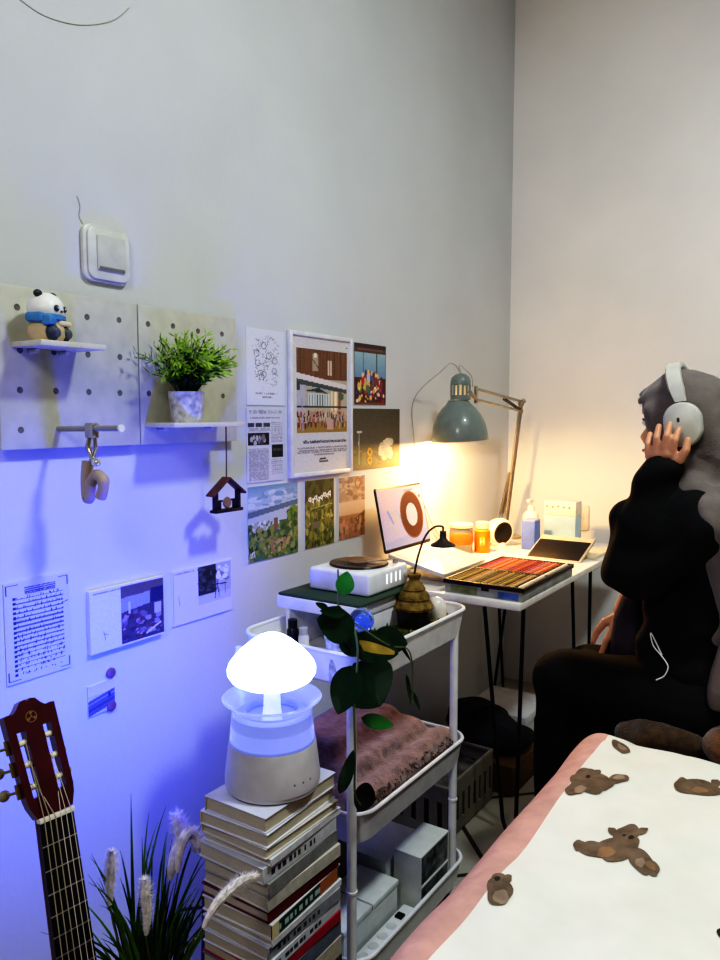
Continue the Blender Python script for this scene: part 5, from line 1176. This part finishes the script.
# black top with the wide raised sleeve
cuff = W_ - (el - W_).normalized() * .006; fa = (el - cuff)
tparts = [('c', cuff, cuff + fa * .45, .048, .058), ('c', P(627, 512, 1.90), P(620, 574, 1.89), .036, .044), ('c', cuff + fa * .45, el + V((-.0, 0, -.012)), .06, .072), ('c', el + V((.0, .01, -.02)), sh + V((0, .01, -.03)), .078, .088), ('e', el + V((.01, .005, -.045)), (.075, .06, .045)),
          ('e', (1.13, HY, .98), (.115, .165, .125)), ('e', (1.135, HY, .80), (.115, .155, .2)), ('e', (1.14, HY, .66), (.135, .175, .11)),
          ('c', (1.12, 2.2, 1.05), (1.02, 2.21, .87), .07, .065), ('c', (1.02, 2.21, .87), (.985, 2.18, .845), .062, .05), ('c', (1.06, HY - .08, .85), (1.05, HY - .09, .68), .06, .07)]
ce = (W_ - el).normalized()
def cuff_cut(c): return (c - cuff).dot(ce) > .028 and (c - cuff).length < .09
def sfold(co): return .005 * math.sin(co.z * 60 - co.x * 30 + 4 * mnoise.noise(co * 7))
blob('top', tparts, .008, [blk], pr, 5, .004, 16, cuff_cut, sfold)
sk = [('c', (1.13, 1.95, .59), (.812, 1.935, .60), .105, .085), ('c', (1.13, 2.14, .575), (.815, 2.14, .56), .10, .08), ('c', (.812, 1.94, .58), (.82, 2.14, .56), .082, .078), ('c', (.95, 1.95, .585), (.95, 2.14, .565), .09, .085)]
for y in (1.94, 2.04, 2.14): sk += [('c', (.815, y, .565), (.825, y, .14), .08, .085), ('c', (.875, y, .54), (.865, y, .14), .07, .075)]
blob('skirt', sk, .011, [blk], pr, 6, .006, 12, None, lambda co: .006 * math.sin(co.y * 70 + 3 * mnoise.noise(co * 4)) * (1 if co.z < .5 else .3))
blob('scarf_tail', [('c', (1.225, 1.90, .92), (1.21, 1.885, .66), .02, .042), ('c', (1.26, 1.90, .92), (1.27, 1.885, .66), .03, .05), ('c', (1.20, 1.88, .64), (1.30, 1.885, .62), .03, .03)], .008, [M('scarf_tail_grey', (112, 100, 92), .9, bump=.3)], pr, 5, .004, 18, None, lambda co: .005 * math.sin(co.x * 130))
blob('scarf_end', [('c', P(640, 592, 2.10), P(632, 622, 2.10), .04, .045), ('c', P(632, 622, 2.10), P(628, 645, 2.08), .05, .05), ('c', P(645, 600, 2.12), P(640, 650, 2.1), .04, .04)], .007, [M('scarf_purple_grey', (70, 60, 66), .9, bump=.3)], pr, 5, .005, 20, None, lambda co: .004 * math.sin(co.x * 120))
for y in (1.955, 2.125):
    MB().prism([(u, v) for u, v in rrect(.235, .088, .04)], .0005, .022, frame((.755, y - .004, 0), (1, 0, 0), (0, 1, 0), (0, 0, 1)), bev=.004, smooth=True).build('slipper', M('slipper_dark', (34, 32, 34), .8), pr)
# headphones
hpw = M('headphone_white', (196, 194, 184), .35); hpc = M('headphone_cushion', (196, 192, 186), .7)
t = thing('headphones', 'white over-ear headphones worn over the grey headscarf', 'headphones', (1.075, HY, 1.275))
for s in (-1, 1):
    cc = V((1.080, HY + s * .096, 1.277)); fr_ = frame(cc, (s * -1, 0, 0), (0, 0, 1), (0, s, 0)) if s < 0 else frame(cc, (-1, 0, 0), (0, 0, 1), (0, 1, 0))
    tilt_ = Matrix.Rotation(math.radians(6 * (1 if s < 0 else -1)), 4, 'Z')
    MB().prism(rrect(.084, .106, .040, 10), -.004, .034, fr_ @ tilt_, bev=.009, smooth=True).build('ear_cup', hpw, t)
    MB().prism(rrect(.08, .10, .038, 10), -.024, -.0045, fr_ @ tilt_, bev=.007, smooth=True).build('ear_cushion', hpc, t)
    MB().prism(rrect(.006, .011, .0025), .034, .0346, fr_ @ tilt_ @ Matrix.Translation((-.006 if s < 0 else .006, .012, 0))).build('mark', M('mark_dark', (60, 58, 58), .5), t)
b = MB(); n = 28; R1 = .108
vsb = []
for k in range(n + 1):
    a = PI * k / n; cy_, cz_ = -math.cos(a) * .106, math.sin(a) * .090
    c = V((1.072 - .035 * math.sin(a), HY + cy_, 1.332 + cz_)); nrm = V((0, -math.cos(a), math.sin(a)))
    hw = .019 if 2 < k < n - 2 else .019 * (.72 + .28 * min(k, n - k) / 3)
    for (u, h) in ((-1, 0), (-.8, .009), (.8, .009), (1, 0), (.8, -.007), (-.8, -.007)): vsb.append(c + V((1, 0, .15)).normalized() * u * hw + nrm * h)
fsb = [(i * 6 + j, i * 6 + (j + 1) % 6, (i + 1) * 6 + (j + 1) % 6, (i + 1) * 6 + j) for i in range(n) for j in range(6)] + [(0, 1, 2, 3, 4, 5), tuple(n * 6 + k for k in range(5, -1, -1))]
b.faces(vsb, fsb, 0, True); b.build('headband', hpw, t, sharp=60)
# thin pale cord over the lap
cw = M('cord_white', (226, 224, 220), .5)
MB().tube(spline([P(662, 655, 1.872), P(651, 633, 1.875), P(653, 645, 1.868), P(660, 654, 1.866), P(666, 662, 1.862), P(668, 668, 1.86), P(664, 676, 1.858), P(656, 680, 1.858)], 8), .0016, 6).build('cord', cw, pr, label='thin white looped cord')

# ================================================================ LIGHTS
def area(name, loc, size, power, col, rot=(0, 0, 0)):
    l = bpy.data.lights.new(name, 'AREA'); l.shape = 'DISK'; l.size = size; l.energy = power; l.color = col
    o = bpy.data.objects.new(name, l); COL.objects.link(o); o.location = loc; o.rotation_euler = rot; return o
area('ceiling_lamp_light', (1.85, 1.5, 3.25), .35, 47, (.90, 1.0, 1.01))
area('added_front_fill', (1.2, -.7, 2.5), .6, 19, (1.0, .96, .92), (math.radians(62), 0, math.radians(-6)))  # added fill from the camera side, not a known lamp of the room
l = bpy.data.lights.new('added_violet_spot', 'SPOT'); l.energy = 23; l.color = (.02, .05, 1); l.shadow_soft_size = .05; l.spot_size = math.radians(165); l.spot_blend = .6  # added spot, no part of the humidifier, boosts violet on the wall
o = bpy.data.objects.new('added_violet_spot', l); COL.objects.link(o); o.location = (.43, 1.05, .74); o.rotation_euler = (0, math.radians(90), 0); o.rotation_euler = V((-1, .1, .05)).to_track_quat('-Z', 'Y').to_euler()
l = bpy.data.lights.new('desk_bulb_light', 'POINT'); l.energy = 36; l.color = (1, .54, .20); l.shadow_soft_size = .03
o = bpy.data.objects.new('desk_bulb_light', l); COL.objects.link(o); o.location = bc + V((-.0, 0, -.042))
w = bpy.data.worlds.new('world'); SC.world = w; w.use_nodes = True
w.node_tree.nodes['Background'].inputs['Color'].default_value = (.5, .55, .6, 1); w.node_tree.nodes['Background'].inputs['Strength'].default_value = .02
SC.view_settings.view_transform = 'Standard'; SC.view_settings.look = 'None'; SC.view_settings.use_curve_mapping = True; SC.view_settings.exposure = 0
cmv = SC.view_settings.curve_mapping; cc_ = cmv.curves[3]
for q in ((.03, .008), (.12, .078), (.35, .36), (.8, .88)): cc_.points.new(*q)
cmv.update()
SC.cycles.max_bounces = 8; SC.cycles.diffuse_bounces = 5; SC.cycles.transmission_bounces = 8; SC.cycles.sample_clamp_indirect = 6
SC.cycles.caustics_reflective = False; SC.cycles.caustics_refractive = False
